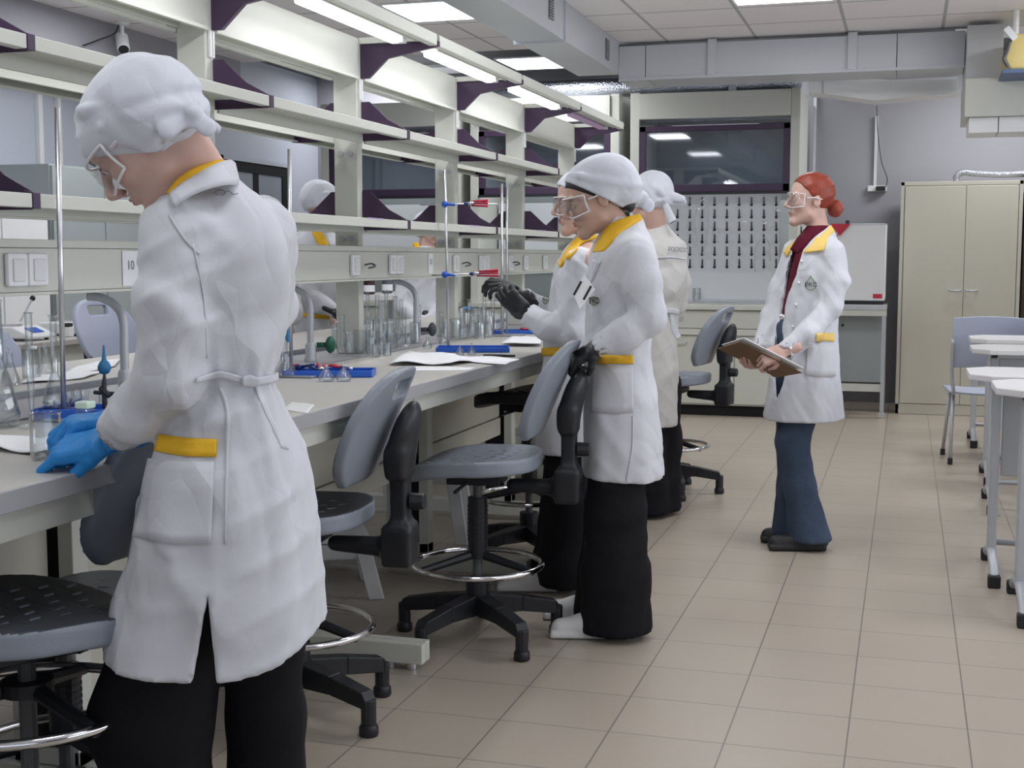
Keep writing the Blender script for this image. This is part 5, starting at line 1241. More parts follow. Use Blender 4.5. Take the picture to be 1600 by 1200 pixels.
def goggles(p, c, M, sc=1.0, frame_m=None, rim=.0022):
    def S(t, v):
        z = -.034+.070*v; bulge = .006*math.sin(v*PI)
        return Vector((.080*math.sin(t), -.006+(.108+bulge)*math.cos(t)**.8 if abs(t) < 1.5 else 0, z-.012*(1-abs(math.cos(t)))*(v-.5)*2+.012*(1-v)*math.exp(-(t/.25)**2)))
    T = 1.18; m = MB().grid(lambda u, v: p.M @ (Vector(c)+M @ S((u*2-1)*T, v)), 20, 6)
    g = m.build('safety_goggles', GOGG, p.t, smooth=True)
    for v in (0, 1):
        MB().tube([p.M @ (Vector(c)+M @ S((u/20*2-1)*T, v)) for u in range(21)], rim, 6).build('goggle_rim', GOGF, g, smooth=True)
    for q in (-1, 1):
        MB().tube([p.M @ (Vector(c)+M @ S(q*T, v/4)) for v in range(5)], rim*1.1, 6).build('goggle_rim', GOGF, g, smooth=True)
        MB().tube([p.M @ (Vector(c)+M @ Vector(a)) for a in ((q*.077, .036, .010), (q*.082, .0, .012), (q*.080, -.035, .004))], [.004, .003, .0025], 6).build('temple_arm', frame_m or GOGF, g, smooth=True)
    return g
def eyes(p, c, M, brow=HAIRB, iris=EYED):
    for q in (-1, 1):
        e = MB().sph(p.M @ (Vector(c)+M @ Vector((q*.031, .0775, .0070))), .0105, 8).build('eye', EYEW, p.t, smooth=True)
        MB().sph(p.M @ (Vector(c)+M @ Vector((q*.031, .0845, .0055))), .0048, 6).build('iris', iris, e, smooth=True)
        MB().tube([p.M @ (Vector(c)+M @ Vector((q*(.031+a), .0880-abs(a)*.25, .0125-abs(a)*.20))) for a in (-.012, -.006, 0, .006, .012)], .0016, 6).build('eyelash', brow, p.t, smooth=True)
        MB().tube([p.M @ (Vector(c)+M @ Vector((q*x, y, z))) for x, y, z in ((.014, .092, .030), (.028, .091, .036), (.044, .080, .031))], [.002, .003, .0015], 6).build('eyebrow', brow, p.t, smooth=True)
    MB().sph(p.M @ (Vector(c)+M @ Vector((0, .0925, -.0515))), (.016, .0045, .0034), 8, M=Matrix(p.M.to_3x3()) @ M).sph(p.M @ (Vector(c)+M @ Vector((0, .0915, -.0600))), (.015, .0050, .0040), 8, M=Matrix(p.M.to_3x3()) @ M).build('lips', LIPS, p.t, smooth=True)
def hand_mesh(side, curl=(35, 40, 25), spread=.06, thumb=((.030, .030, -.012), (.052, .058, -.020), (.050, .084, -.026)), fat=1.0, h=.0028, wrist=.03, each=None):
    """hand in its own frame: wrist at the origin, y to the fingers, x to the thumb, palm facing -z"""
    f = Field((-.075, -.05-wrist, -.11), (.095, .21, .05), h); sx = 1
    f.cone((0, -.03-wrist, 0), (0, .010, 0), .024*fat, .026*fat, flat=((0, 0, 1), .75))
    f.boxr((.0, .046, -.002), (.027, .034, .004), .010*fat, k=.016)
    B = [(.030, .086, .0), (.010, .091, .002), (-.011, .088, .001), (-.030, .080, -.002)]; Ls = [(.040, .024, .020), (.044, .028, .021), (.040, .026, .020), (.032, .019, .018)]
    for i, (b, l) in enumerate(zip(B, Ls)):
        cu = each[i] if each else curl; p = Vector((b[0], b[1]-.012, b[2])); a = 0; dx = (1.5-i)*spread
        q = Vector((b[0], b[1], b[2])); f.cone(p, q, .0098*fat, .0094*fat, k=.006)
        r = [.0090, .0082, .0074, .0064]
        for j in range(3):
            a += math.radians(cu[j]); n = q+Vector((dx*math.cos(a)*.5, math.cos(a), -math.sin(a))).normalized()*l[j]
            f.cone(q, n, r[j]*fat, r[j+1]*fat, k=.0022); q = n
    t = [Vector(a) for a in thumb]; f.cone((.014, .014, -.004), t[0], .015*fat, .0125*fat, k=.012).cone(t[0], t[1], .0115*fat, .0098*fat, k=.004).cone(t[1], t[2], .0098*fat, .0078*fat, k=.002)
    V, Fq = f.mesh(); V = smooth_mesh(V, Fq, 1)
    if side < 0: V = V*np.array([-1, 1, 1]); Fq = Fq[:, ::-1]
    return (V, Fq)
def hand_frame(fwd, back):
    """matrix: y = fwd (towards fingers), z = back of the hand"""
    y = Vector(fwd).normalized(); z = Vector(back); z = (z-y*z.dot(y)).normalized(); return Matrix((y.cross(z), y, z)).transposed()
V3_ = Vector
def bodyfield(p, J, h=.011):
    """slim body under the clothes: J holds joints as local (x,y,z)"""
    A = np.array([j[:3] for j in J.values()]); lo = A.min(0)-.16; hi = A.max(0)+.16; lo[2] = max(lo[2], -.01)
    f = Field(lo, hi, h); g = lambda k: J[k][:3]
    f.cone(g('pelvis'), g('chest'), .080, .085).cone(g('chest'), g('neck'), .075, .042, k=.04)
    for s_ in 'LR':
        f.cone(g('neck'), g('sh'+s_), .042, .036, k=.03).cone(g('chest'), g('sh'+s_), .06, .036, k=.03)
        f.cone(g('sh'+s_), g('el'+s_), .030, .027, k=.02).cone(g('el'+s_), V3_(g('el'+s_)).lerp(V3_(g('wr'+s_)), .9), .026, .020, k=.01)
        f.cone(g('pelvis'), g('hip'+s_), .075, .052, k=.03).cone(g('hip'+s_), g('kn'+s_), .050, .036, k=.02).cone(g('kn'+s_), g('an'+s_), .036, .028, k=.01)
        fa = Vector(g('an'+s_)); f.cone(fa+Vector((0, 0, -.02)), fa+Vector(J['toe'+s_][:3])*1.0, .030, .022, k=.02)
    return f
def coatfield(p, R, sleeves, h, seed, lo=None, hi=None, amp=.0022, folds=None, hollow=.012, cutz=None, n=2.2):
    A = np.array(p.rows(R)); pts = [q for c in sleeves for q in c]; S = np.array(pts) if pts else np.zeros((0, 4))
    lo = np.array([min((A[:,1]-A[:,3]).min(), S[:,0].min()-.08 if len(S) else 9), min((A[:,2]-A[:,4]).min(), S[:,1].min()-.08 if len(S) else 9), A[:,0].min()-.02])-.03
    hi = np.array([max((A[:,1]+A[:,3]).max(), S[:,0].max()+.08 if len(S) else -9), max((A[:,2]+A[:,4]).max(), S[:,1].max()+.08 if len(S) else -9), max(A[:,0].max(), S[:,2].max()+.08 if len(S) else -9)])+.03
    f = Field(lo, hi, h); f.stack(p.rows(R), folds=folds, n=n)
    return f
def add_sleeves(f, sleeves, k=.045):
    for c in sleeves:
        for i in range(len(c)-1): f.cone(c[i][:3], c[i+1][:3], c[i][3], c[i+1][3], k=(k if i == 0 else .02))
def open_cuff(f, c, depth=.03, wall=.006):
    a = Vector(c[-1][:3]); b = Vector(c[-2][:3]); d = (a-b).normalized(); r = c[-1][3]
    # flat end then hollow
    f.cut(lambda X, Y, Z: -(((X-a.x)*d.x+(Y-a.y)*d.y+(Z-a.z)*d.z)) + np.maximum(0, np.sqrt((X-a.x)**2+(Y-a.y)**2+(Z-a.z)**2)-r*1.6), lo=tuple(a-Vector((.1, .1, .1))), hi=tuple(a+Vector((.1, .1, .1))), op='sub')
    f.cone(a-d*depth, a+d*.05, r-wall, r-wall*.6, op='sub')
def trousers(p, legs, h=.01, seed=5, amp=.003, top=None):
    pts = np.array([q for c in legs for q in c]); lo = pts[:, :3].min(0)-.17; hi = pts[:, :3].max(0)+.17; lo[2] = max(.004, (pts[:, 2]-.0).min()-.0)
    f = Field(lo, hi, h)
    for c in legs: f.chain(c, k=.03)
    if top: f.cone(top[0][:3], top[1][:3], top[0][3], top[1][3], k=.05)
    f.warp(wrinkles(seed, amp, 4, 20, 45, .3)); 
    zc = min(q[2] for c in legs for q in c)
    f.cut(lambda X, Y, Z: (Z-zc)+0*X, op='sub')
    return f
def shoe(p, c, phi, m, name='shoe', L_=.25, sole=None):
    """trainer: c = heel point on the floor (local), phi = toe direction"""
    f = Field((-.05, -.06, 0), (L_+.04, .06, .12), .005)
    f.chain([(.03, 0, .045, .036), (.10, 0, .040, .037), (L_-.05, 0, .030, .034)], k=.03); f.cone((.02, 0, .04), (.03, 0, .10), .034, .030, k=.03)
    f.boxr((L_*.46, 0, .014), (L_*.44, .030, .004), .010, k=.006)
    f.cut(lambda X, Y, Z: Z-.0035+0*X, op='sub')
    V, Fq = f.mesh(); s_, c_ = math.sin(phi), math.cos(phi); V = np.stack([c[0]+V[:, 0]*c_-V[:, 1]*s_, c[1]+V[:, 0]*s_+V[:, 1]*c_, V[:, 2]], 1)
    return p.obj(name, [(V, Fq)], m)
V3 = lambda q: Vector(q[:3])
def place(VF, c, M, sc=1.0): return (VF[0]*sc @ np.array(M).T + np.array(c), VF[1])

# ================= person 1: nearest, back to the camera, blue gloves
p = Person(-1.13, 2.08, 'person nearest the camera, back turned, in white coat, headscarf and blue gloves')
HC = p.L(229, 218, -.02); HM = head_M(math.radians(166), math.radians(46))
nk = p.L(322, 300, .02)
ntl = HM.transposed() @ (nk-HC)
hd = place(head_mesh(ntl, .003, nr=.050), HC, HM)
J = dict(pelvis=p.L(345, 700, .02), chest=p.L(345, 430, .02), neck=nk, shL=p.L(268, 372, -.07), shR=p.L(415, 365, .10), elL=p.L(262, 600, -.08), elR=p.L(385, 600, .20),
         wrL=p.L(178, 688, .03), wrR=p.L(205, 650, .15), hipL=p.L(290, 800, -.01), hipR=p.L(400, 800, .05), knL=p.L(262, 1120, .02), knR=p.L(412, 1120, .08), anL=p.L(255, 1450, .05), anR=p.L(420, 1450, .11), toeL=(-.13, .1, -.02), toeR=(-.12, .11, -.02))
J['anL'].z = J['anR'].z = .09
hL = hand_mesh(-1, each=[(30, 45, 30), (45, 50, 30), (55, 50, 30), (60, 50, 30)], fat=1.12, thumb=((.028, .030, -.018), (.034, .060, -.034), (.020, .080, -.045)), h=.003)
hR = hand_mesh(1, each=[(35, 45, 30), (45, 50, 30), (50, 50, 30), (55, 50, 30)], fat=1.12, thumb=((.028, .030, -.018), (.034, .060, -.034), (.020, .080, -.045)), h=.003)
wl = p.L(167, 689, .045); wr = p.L(187, 656, .145)
ML = hand_frame((-.80, .25, -.16), (-.35, -.30, .9)); MR = hand_frame((-.80, -.10, -.05), (-.25, -.10, .95))
body = bodyfield(p, J)
p.obj('body', [hd, body], SKIN)
p.obj('glove', [place(hL, wl, ML)], GLB, label='left glove resting at the bench edge'); p.obj('glove', [place(hR, wr, MR)], GLB)
sc_ = scarf_mesh(.90, -.042, back=(.0, .0), ext=(.008, .004), seed=4, knot=(-.082, -.045), kx=-.055, tall=-.006, h=.0032, folds=.0050,
                 tails=(((-.065, -.09, -.045), (-.092, -.050, -.040), .012, .017, .35), ((-.065, -.09, -.045), (-.075, -.095, -.082), .012, .015, .35), ((-.05, -.095, -.05), (-.02, -.098, -.078), .012, .010, .5)))
p.obj('headscarf', [place(sc_, HC, HM)], SCARFM, 1)
hb = Field((-.1, -.13, -.12), (.1, .13, .14), .004); hb.ell((0, -.012, .038), (.0765, .0995, .0895)); hb.cut(lambda X, Y, Z: (Z-.93*Y+.046), op='sub'); hb.cut(lambda X, Y, Z: -(Z-.93*Y+.020), op='sub')
hb.cut(lambda X, Y, Z: -(.055-np.abs(Y-.06)), op='sub') if False else None
p.obj('hair', [place(hb.mesh(), HC, HM)], HAIRB)
goggles(p, HC+HM @ Vector((0, .004, 0)), HM, rim=.0026); eyes(p, HC, HM)
R1 = [(262, 318, 352, .045, .02), (275, 300, 372, .06, .02), (300, 272, 396, .08, .02), (330, 248, 425, .105, .02), (370, 240, 446, .125, .02), (430, 246, 456, .13, .02), (500, 262, 450, .125, .02),
      (560, 280, 436, .115, .02), (592, 285, 430, .11, .02), (640, 262, 446, .125, .02), (720, 232, 474, .15, .02), (800, 212, 490, .165, .02), (900, 188, 500, .18, .02), (1000, 163, 508, .19, .02), (1078, 152, 506, .195, .02)]
sl = [p.P(276, 368, -.075, .060), p.P(270, 470, -.095, .058), p.P(266, 590, -.09, .056)]; sl2 = [p.P(266, 590, -.09, .056), p.P(220, 640, -.03, .050), p.P(176, 688, .035, .040)]
sr = [p.P(412, 362, .09, .056), p.P(412, 470, .17, .054), p.P(370, 600, .20, .050)]; sr2 = [p.P(370, 600, .20, .050), p.P(280, 640, .18, .046), p.P(205, 652, .15, .038)]
zt = lambda py: p.L(330, py, 0).z
ZH, ZW = p.L(325, 1076, -.17).z, zt(592)
def folds1(th, Z):
    t = np.clip((ZW-Z)/(ZW-ZH), 0, 1); return .035*t*np.sin(5*th+1.0)+.018*t*np.sin(9*th+4*t)+.02*np.exp(-((Z-ZW)/.07)**2)*np.sin(17*th)
f = coatfield(p, R1, [sl, sl2, sr, sr2], .0065, 11, folds=folds1)
add_sleeves(f, [sl, sr], .05); add_sleeves(f, [sl2, sr2], .02)
W1, W2 = wrinkles(21, .0050, 7, 14, 30, .6), wrinkles(22, .0024, 6, 35, 70, .8)
f.warp(lambda X, Y, Z: W1(X, Y, Z)+W2(X, Y, Z))
# hanging skirt is hollow, hem curves up at the sides
hemc = p.L(325, 1078, 0)
f.cut(lambda X, Y, Z: (Z-(ZH+.004+.55*(X-hemc.x)**2*np.where(X > hemc.x, 2.6, .9)+0*Y)), op='sub')
f.stack(p.rows([(py, a, b, B-.012, w) for (py, a, b, B, w) in R1 if py >= 700] + [(1100, 152, 506, .185, .02)]), op='sub', shrink=.012, folds=folds1)
ap = p.L(323, 915, -.15); hl = p.L(297, 1085, -.15); hr_ = p.L(340, 1085, -.15)
def slit(X, Y, Z):
    t = np.clip((ap.z-Z)/(ap.z-hl.z), 0, 1.2); xl = ap.x+(hl.x-ap.x)*t**1.3; xr = ap.x+(hr_.x-ap.x)*t; return np.maximum(np.maximum(xl-X, X-xr), np.maximum(Y+.02, Z-ap.z))
f.cut(slit, op='sub')
for s_ in (sl2, sr2): open_cuff(f, s_, .03, .008)
# cuff turn-back ridge
cf = f.mesh(); cf = (smooth_mesh(*cf, 1), cf[1]); p.bvh(cf)
coat = p.obj('lab_coat', [cf], COATM)
p.ribbon([(247, 678), (290, 684), (339, 686)], [(242, 705), (290, 713), (338, 714)], 'pocket_trim', YEL, .004, .003, label='golden yellow pocket trim')
p.ribbon([(232, 716), (280, 721), (335, 722)], [(208, 838), (270, 850), (330, 849)], 'pocket', COATM, .002, .003, nv=8)
p.ribbon([(308, 590), (345, 580), (390, 590), (432, 583)], [(305, 597), (345, 590), (390, 602), (434, 597)], 'belt', COATM, .006, .004, nu=24)
p.ribbon([(378, 588), (392, 586), (402, 590)], [(378, 604), (392, 606), (402, 602)], 'belt_knot', COATM, .012, .008)
p.ribbon([(340, 605), (352, 640), (352, 720), (350, 850)], [(346, 605), (359, 640), (357, 720), (353, 850)], 'back_pleat', COATM, .003, .003, nu=24, nv=1)
p.ribbon([(398, 603), (412, 640), (440, 700)], [(405, 600), (420, 640), (452, 702)], 'belt_tail', COATM, .004, .003)
for nm, top, bot in (('shoulder_seam', [(262, 336), (285, 372), (310, 398)], [(264, 333), (288, 369), (313, 396)]), ('sleeve_seam', [(300, 380), (318, 470), (322, 560)], [(303, 380), (321, 470), (325, 560)])):
    p.ribbon(top, bot, nm, COATM, .0025, .002, nv=1)
# collar: white stand with the yellow underside of its fold
def collar(p, c, M, r1, r2, h1, h2, th0, th1, m, name, pt=0.0, label=None, th=.005, nu=26, ecc=.85):
    def fn(u, v):
        a = math.radians(th0+(th1-th0)*u); e = abs(u*2-1); rr = r1+(r2-r1)*v+pt*v*e**3*.5; z = h1+(h2-h1)*v-pt*v*e**4
        return p.M @ (Vector(c)+M @ Vector((rr*math.sin(a), rr*ecc*math.cos(a), z)))
    return MB().grid(fn, nu, 5, th).build(name, m, p.t, smooth=True, label=label)
cc = p.L(330, 292, .02); Mc = head_M(math.radians(150), math.radians(30))
def strip3(p, top, bot, name, m, th=.004, label=None, nu=20, nv=4, puff=.0):
    T = spline([p.L(*a) for a in top], 8); B = spline([p.L(*a) for a in bot], 8)
    pk = lambda S, u: S[min(int(u*(len(S)-1)), len(S)-2)].lerp(S[min(int(u*(len(S)-1)), len(S)-2)+1], u*(len(S)-1)-min(int(u*(len(S)-1)), len(S)-2))
    return MB().grid(lambda u, v: p.M @ (pk(T, u).lerp(pk(B, u), v)+Vector((0, -puff*math.sin(v*PI), 0))), nu, nv, th).build(name, m, p.t, smooth=True, label=label)
strip3(p, [(262, 303, -.085), (280, 280, -.078), (305, 264, -.068), (334, 253, -.045), (352, 252, .0), (362, 258, .05)], [(268, 310, -.098), (288, 292, -.094), (312, 277, -.086), (340, 266, -.066), (358, 268, -.01), (366, 272, .05)], 'collar_lining', YEL, .004, 'golden yellow collar lining')
strip3(p, [(266, 305, -.100), (288, 288, -.096), (313, 273, -.088), (338, 258, -.068), (356, 251, -.02), (364, 256, .04)], [(272, 325, -.125), (296, 308, -.122), (322, 297, -.115), (350, 290, -.090), (366, 290, -.035), (372, 290, .04)], 'collar', COATM, .005, puff=.006)
q = p.hitn(344, 303, .003)
MB().tube([p.M @ (q+Vector((.008*math.cos(a*PI/8), 0, .005*math.sin(a*PI/8)))) for a in range(16)], .0009, 6, closed=True).tube(spline([p.M @ (q+Vector(v)) for v in ((.006, -.001, -.002), (.014, -.001, .003), (.022, -.001, -.003), (.030, -.0, -.001))]), .0009, 6).build('embroidered_mark', GREYINK, p.t, label='small grey embroidered mark at the back of the neck')
lg = [[p.P(300, 860, .03, .09), p.P(262, 1000, .03, .10), p.P(236, 1120, .03, .108), p.P(252, 1250, .04, .09), p.P(262, 1440, .05, .11)], [p.P(395, 860, .06, .08), p.P(410, 1000, .06, .074), p.P(417, 1120, .08, .070), p.P(420, 1440, .11, .090)]]
for c in lg: c[-1] = (*c[-1][:2], .05, c[-1][3])
p.obj('trousers', [trousers(p, lg, .011, 6)], BLKT)
shoe(p, (J['anL'].x+.02, J['anL'].y-.03, 0), math.radians(140), SHOEK); shoe(p, (J['anR'].x+.02, J['anR'].y-.03, 0), math.radians(140), SHOEK)

# ================= person 2: number 11, holding the stool back
def std_joints(p, hips, dx, w0, shy=390, **kw):
    J = {}
    return J
p = Person(-.90, 4.36, 'person with number 11 tag, clear goggles and black gloves, holding a stool backrest')
HC = p.L(929, 312, -.01); HM = head_M(math.radians(193), math.radians(20)); nk = p.L(968, 372, .0); ntl = HM.transposed() @ (nk-HC)
hd = place(head_mesh(ntl, .0036, nr=.047), HC, HM)
J = dict(pelvis=p.L(970, 610, 0), chest=p.L(972, 440, 0), neck=nk, shL=p.L(986, 398, -.15), shR=p.L(978, 396, .15), elL=p.L(1014, 498, -.18), elR=p.L(985, 500, .18), wrL=p.L(932, 545, -.19), wrR=p.L(930, 540, .10),
         hipL=p.L(965, 640, -.08), hipR=p.L(970, 640, .08), knL=p.L(960, 800, -.08), knR=p.L(955, 800, .08), anL=p.L(962, 950, -.08), anR=p.L(945, 945, .10), toeL=(-.06, -.01, -.03), toeR=(-.06, 0, -.03))
J['anL'].z = J['anR'].z = .09
p.obj('body', [hd, bodyfield(p, J)], SKINB)
sc_ = scarf_mesh(.98, .010, back=(-.05, .01), ext=(.022, .014), seed=9, knot=(-.138, -.052), h=.004, folds=.0055,
                 tails=(((.0, -.11, -.015), (.0, -.155, -.050), .046, .024, .9), ((.0, -.14, -.04), (.01, -.170, -.080), .020, .024, .4)))
p.obj('headscarf', [place(sc_, HC, HM)], SCARFM, 1)
hb = Field((-.1, -.17, -.13), (.1, .13, .14), .004); hb.ell((0, -.012, .038), (.0765, .0995, .0895)); hb.ell((0, -.09, -.055), (.05, .035, .03), k=.02); hb.cut(lambda X, Y, Z: (Z-.85*Y-.002)/1.3, op='sub')
p.obj('hair', [place(hb.mesh(), HC, HM)], HAIRB)
goggles(p, HC, HM, rim=.0028); eyes(p, HC, HM)
R2 = [(340, 955, 1003, .05, 0), (352, 946, 1008, .075, 0), (368, 934, 1016, .12, 0), (390, 924, 1024, .165, 0), (430, 918, 1030, .175, 0), (480, 916, 1024, .16, 0), (530, 913, 1018, .15, 0), (570, 912, 1020, .15, 0), (630, 912, 1028, .17, 0), (700, 911, 1035, .19, 0), (757, 910, 1038, .20, 0)]
sl = [p.P(990, 396, -.145, .062), p.P(1004, 445, -.17, .062), p.P(1014, 498, -.18, .056)]; sl2 = [p.P(1014, 498, -.18, .056), p.P(972, 525, -.20, .052), p.P(930, 546, -.20, .040)]
sr = [p.P(980, 396, .145, .058), p.P(990, 500, .18, .052)]; sr2 = [p.P(990, 500, .18, .052), p.P(935, 535, .12, .04)]
ZH2, ZW2 = p.L(970, 757).z, p.L(970, 560).z
def folds2(th, Z):
    t = np.clip((ZW2-Z)/(ZW2-ZH2), 0, 1); return .03*t*np.sin(5*th+.4)+.012*t*np.sin(11*th)
f = coatfield(p, R2, [sl, sl2, sr, sr2], .0078, 12, folds=folds2); add_sleeves(f, [sl, sr], .045); add_sleeves(f, [sl2, sr2], .02)
W1, W2 = wrinkles(31, .0034, 5, 18, 38, .6), wrinkles(32, .0018, 4, 45, 80, .8); f.warp(lambda X, Y, Z: W1(X, Y, Z)+W2(X, Y, Z))
f.stack(p.rows([(py, a, b, B-.012, w) for (py, a, b, B, w) in R2 if py >= 620] + [(775, 910, 1038, .19, 0)]), op='sub', shrink=.012, folds=folds2)
open_cuff(f, sl2, .03, .008); zh_ = p.L(970, 757, -.19).z; f.cut(lambda X, Y, Z: Z-zh_-.10*(X-.12)**2+0*Y, op='sub')
cf = f.mesh(); cf = (smooth_mesh(*cf, 1), cf[1]); p.bvh(cf); p.obj('lab_coat', [cf], COATM)
p.ribbon([(931, 555), (960, 555), (989, 555)], [(931, 568), (960, 568), (989, 569)], 'pocket_trim', YEL, .005, .003, label='golden yellow pocket trim')
p.ribbon([(926, 569), (960, 570), (988, 571)], [(924, 643), (958, 646), (990, 644)], 'pocket', COATM, .002, .004, nv=6)
p.ribbon([(1000, 334), (975, 340), (950, 352), (934, 375), (925, 394)], [(1004, 343), (985, 352), (968, 364), (953, 380), (944, 391)], 'collar', YEL, .013, .006, nu=20, nv=4, label='golden yellow turned-down collar')
p.ribbon([(988, 650), (987, 700), (978, 752)], [(990, 650), (989, 700), (980, 752)], 'side_seam', COATM, .004, .003, nv=1)
# number tag and emblem
cs = [p.L(913, 428, -.16), p.L(930, 452, -.185), p.L(906, 483, -.20), p.L(896, 459, -.175)]
mb = MB().grid(lambda u, v: p.M @ ((cs[0]*(1-u)+cs[1]*u)*(1-v)+(cs[3]*(1-u)+cs[2]*u)*v), 2, 2, .001); tag_ = mb.build('number_tag', PAPER, p.t, label='white tag with a black 11')
ex = p.M.to_3x3() @ (cs[1]-cs[0]); ey = p.M.to_3x3() @ (cs[0]-cs[3]); mid = p.M @ ((cs[0]+cs[2])/2); ez = ex.cross(ey).normalized()
if ez.dot(mid-Vector(_C)) > 0: ez = -ez
yv = ey.normalized(); xv = (ex-yv*ex.dot(yv)).normalized()
Mt = frame_m(mid+ez*.002, xv, yv)
text_mesh('11', .075, 'number', INK, p.t, Mt, ext=.0005)
p.ribbon([(925, 405), (915, 430)], [(938, 408), (922, 448)], 'tag_ribbon', SCARFM, .012, .002, nu=6)
def emblem(p, px, py, r, txt, drop=False, off=.005):
    c = p.hit(px, py, off)
    if c is None: return
    ring = []
    for a in range(28):
        t = a/28*2*PI; x = math.cos(t); z = math.sin(t)
        if drop and z > 0: x *= (1-z)**.75; z *= 1.7
        g = p.hitn(px+x*r, py-z*r, off); ring.append(p.M @ g)
    e = MB().tube(ring, .0016, 5, closed=True).build('emblem', mat('olive green embroidery', (.12, .20, .04), .7), p.t, label='olive green round badge with letters')
    u = p.hitn(px+r*.6, py, off)-p.hitn(px-r*.6, py, off); v = p.hitn(px, py-r*.6, off)-p.hitn(px, py+r*.6, off)
    Mx = frame_m(p.M @ (c+Vector((0, -.002, 0))), p.M.to_3x3() @ u, p.M.to_3x3() @ v)
    text_mesh(txt, u.length*.95, 'badge_letters', INK, p.t, Mx, ext=.0006)
emblem(p, 930, 470, 6.5, 'РКС')
hL = hand_mesh(-1, each=[(40, 55, 35), (48, 58, 35), (52, 58, 35), (55, 55, 35)], fat=1.15, h=.0035, thumb=((.034, .028, -.016), (.046, .050, -.036), (.040, .068, -.052)))
wl = p.L(934, 541, -.20)
p.obj('glove', [place(hL, wl, hand_frame((-.72, .05, -.42), (-.20, -.30, .90)))], GLK, label='black glove holding the stool back')
hR = hand_mesh(1, fat=1.1, h=.0045); p.obj('glove', [place(hR, p.L(938, 537, .12), hand_frame((-.8, 0, -.5), (-.3, .5, .8)))], GLK)
lg = [[p.P(965, 660, -.075, .09), p.P(962, 800, -.09, .10), p.P(962, 900, -.09, .115), p.P(962, 985, -.09, .125)], [p.P(965, 660, .075, .09), p.P(960, 800, .09, .10), p.P(952, 900, .10, .11), p.P(948, 975, .10, .12)]]
for c in lg: c[-1] = (*c[-1][:2], .022, c[-1][3])
f = trousers(p, lg, .011, 8); p.obj('trousers', [f], BLKT)
shoe(p, (p.L(955, 985, -.10).x+.01, -.10, 0), math.radians(183), SHOEW, 'sneaker', .23); shoe(p, (p.L(945, 985, .10).x, .12, 0), math.radians(180), SHOEW, 'sneaker', .23)

# ================= person 3: raised black gloves
p = Person(-1.16, 4.92, 'person in white coat raising both black gloves to the red-gripped clamp')
HC = p.L(908, 318, 0); HM = head_M(math.radians(192), math.radians(8)); nk = p.L(925, 378, .0); ntl = HM.transposed() @ (nk-HC)
hd = place(head_mesh(ntl, .004, nr=.047), HC, HM)
J = dict(pelvis=p.L(915, 600, 0), chest=p.L(915, 450, 0), neck=nk, shL=p.L(915, 408, -.15), shR=p.L(915, 408, .15), elL=p.L(890, 520, -.16), elR=p.L(895, 505, .17), wrL=p.L(822, 492, -.13), wrR=p.L(815, 465, .02),
         hipL=p.L(900, 620, -.08), hipR=p.L(905, 620, .08), knL=p.L(895, 780, -.08), knR=p.L(890, 780, .08), anL=p.L(880, 930, -.08), anR=p.L(870, 925, .09), toeL=(-.06, -.01, -.03), toeR=(-.06, 0, -.03))
J['anL'].z = J['anR'].z = .09
p.obj('body', [hd, bodyfield(p, J)], SKIN)
sc_ = scarf_mesh(.95, .0, seed=14, h=.005, knot=(-.12, -.05)); p.obj('headscarf', [place(sc_, HC, HM)], SCARFM, 1)
goggles(p, HC, HM, rim=.0026, frame_m=BLUED); eyes(p, HC, HM)
R3 = [(362, 905, 950, .055, 0), (378, 892, 958, .085, 0), (395, 880, 965, .13, 0), (420, 868, 970, .165, 0), (470, 858, 965, .165, 0), (530, 850, 955, .15, 0), (580, 846, 950, .15, 0), (650, 836, 955, .17, 0), (712, 826, 962, .19, 0)]
sl = [p.P(905, 410, -.145, .058), p.P(893, 518, -.16, .056)]; sl2 = [p.P(893, 518, -.16, .056), p.P(855, 510, -.15, .050), p.P(822, 490, -.13, .040)]
sr = [p.P(905, 410, .145, .055), p.P(895, 505, .17, .052)]; sr2 = [p.P(895, 505, .17, .052), p.P(818, 464, .03, .036)]
f = coatfield(p, R3, [sl, sl2, sr, sr2], .0085, 13); add_sleeves(f, [sl, sr], .045); add_sleeves(f, [sl2, sr2], .02)
W1, W2 = wrinkles(41, .0036, 5, 20, 42, .6), wrinkles(42, .0018, 4, 45, 80, .8); f.warp(lambda X, Y, Z: W1(X, Y, Z)+W2(X, Y, Z))
f.stack(p.rows([(py, a, b, B-.012, w) for (py, a, b, B, w) in R3 if py >= 580] + [(730, 826, 962, .18, 0)]), op='sub', shrink=.012)
for s_ in (sl2, sr2): open_cuff(f, s_, .03, .008)
zh_ = p.L(890, 714, -.18).z; f.cut(lambda X, Y, Z: Z-zh_+0*Y+0*X, op='sub')
cf = f.mesh(); p.bvh(cf); p.obj('lab_coat', [cf], COATM)
p.ribbon([(930, 364), (905, 368), (888, 384), (870, 412)], [(934, 371), (912, 378), (897, 392), (874, 418)], 'collar', YEL, .024, .006, nu=16, label='golden yellow collar')
p.ribbon([(846, 544), (862, 543), (880, 543)], [(846, 556), (862, 556), (880, 556)], 'pocket_trim', YEL, .006, .003, label='golden yellow pocket trim')
emblem(p, 852, 470, 5, 'РК')
cl_ = [(25, 45, 30)]*4
hL = hand_mesh(-1, each=[(20, 50, 30), (30, 55, 30), (35, 55, 30), (40, 55, 30)], fat=1.15, h=.0035, thumb=((.034, .032, -.018), (.040, .062, -.032), (.030, .085, -.040)))
hR = hand_mesh(1, each=[(20, 45, 30), (28, 50, 30), (34, 50, 30), (40, 50, 30)], fat=1.15, h=.0035, thumb=((.034, .032, -.018), (.040, .062, -.032), (.030, .085, -.040)))
p.obj('glove', [place(hL, p.L(818, 488, -.13), hand_frame((-.62, .18, .60), (-.35, -.75, .0)))], GLK, label='nearer black glove')
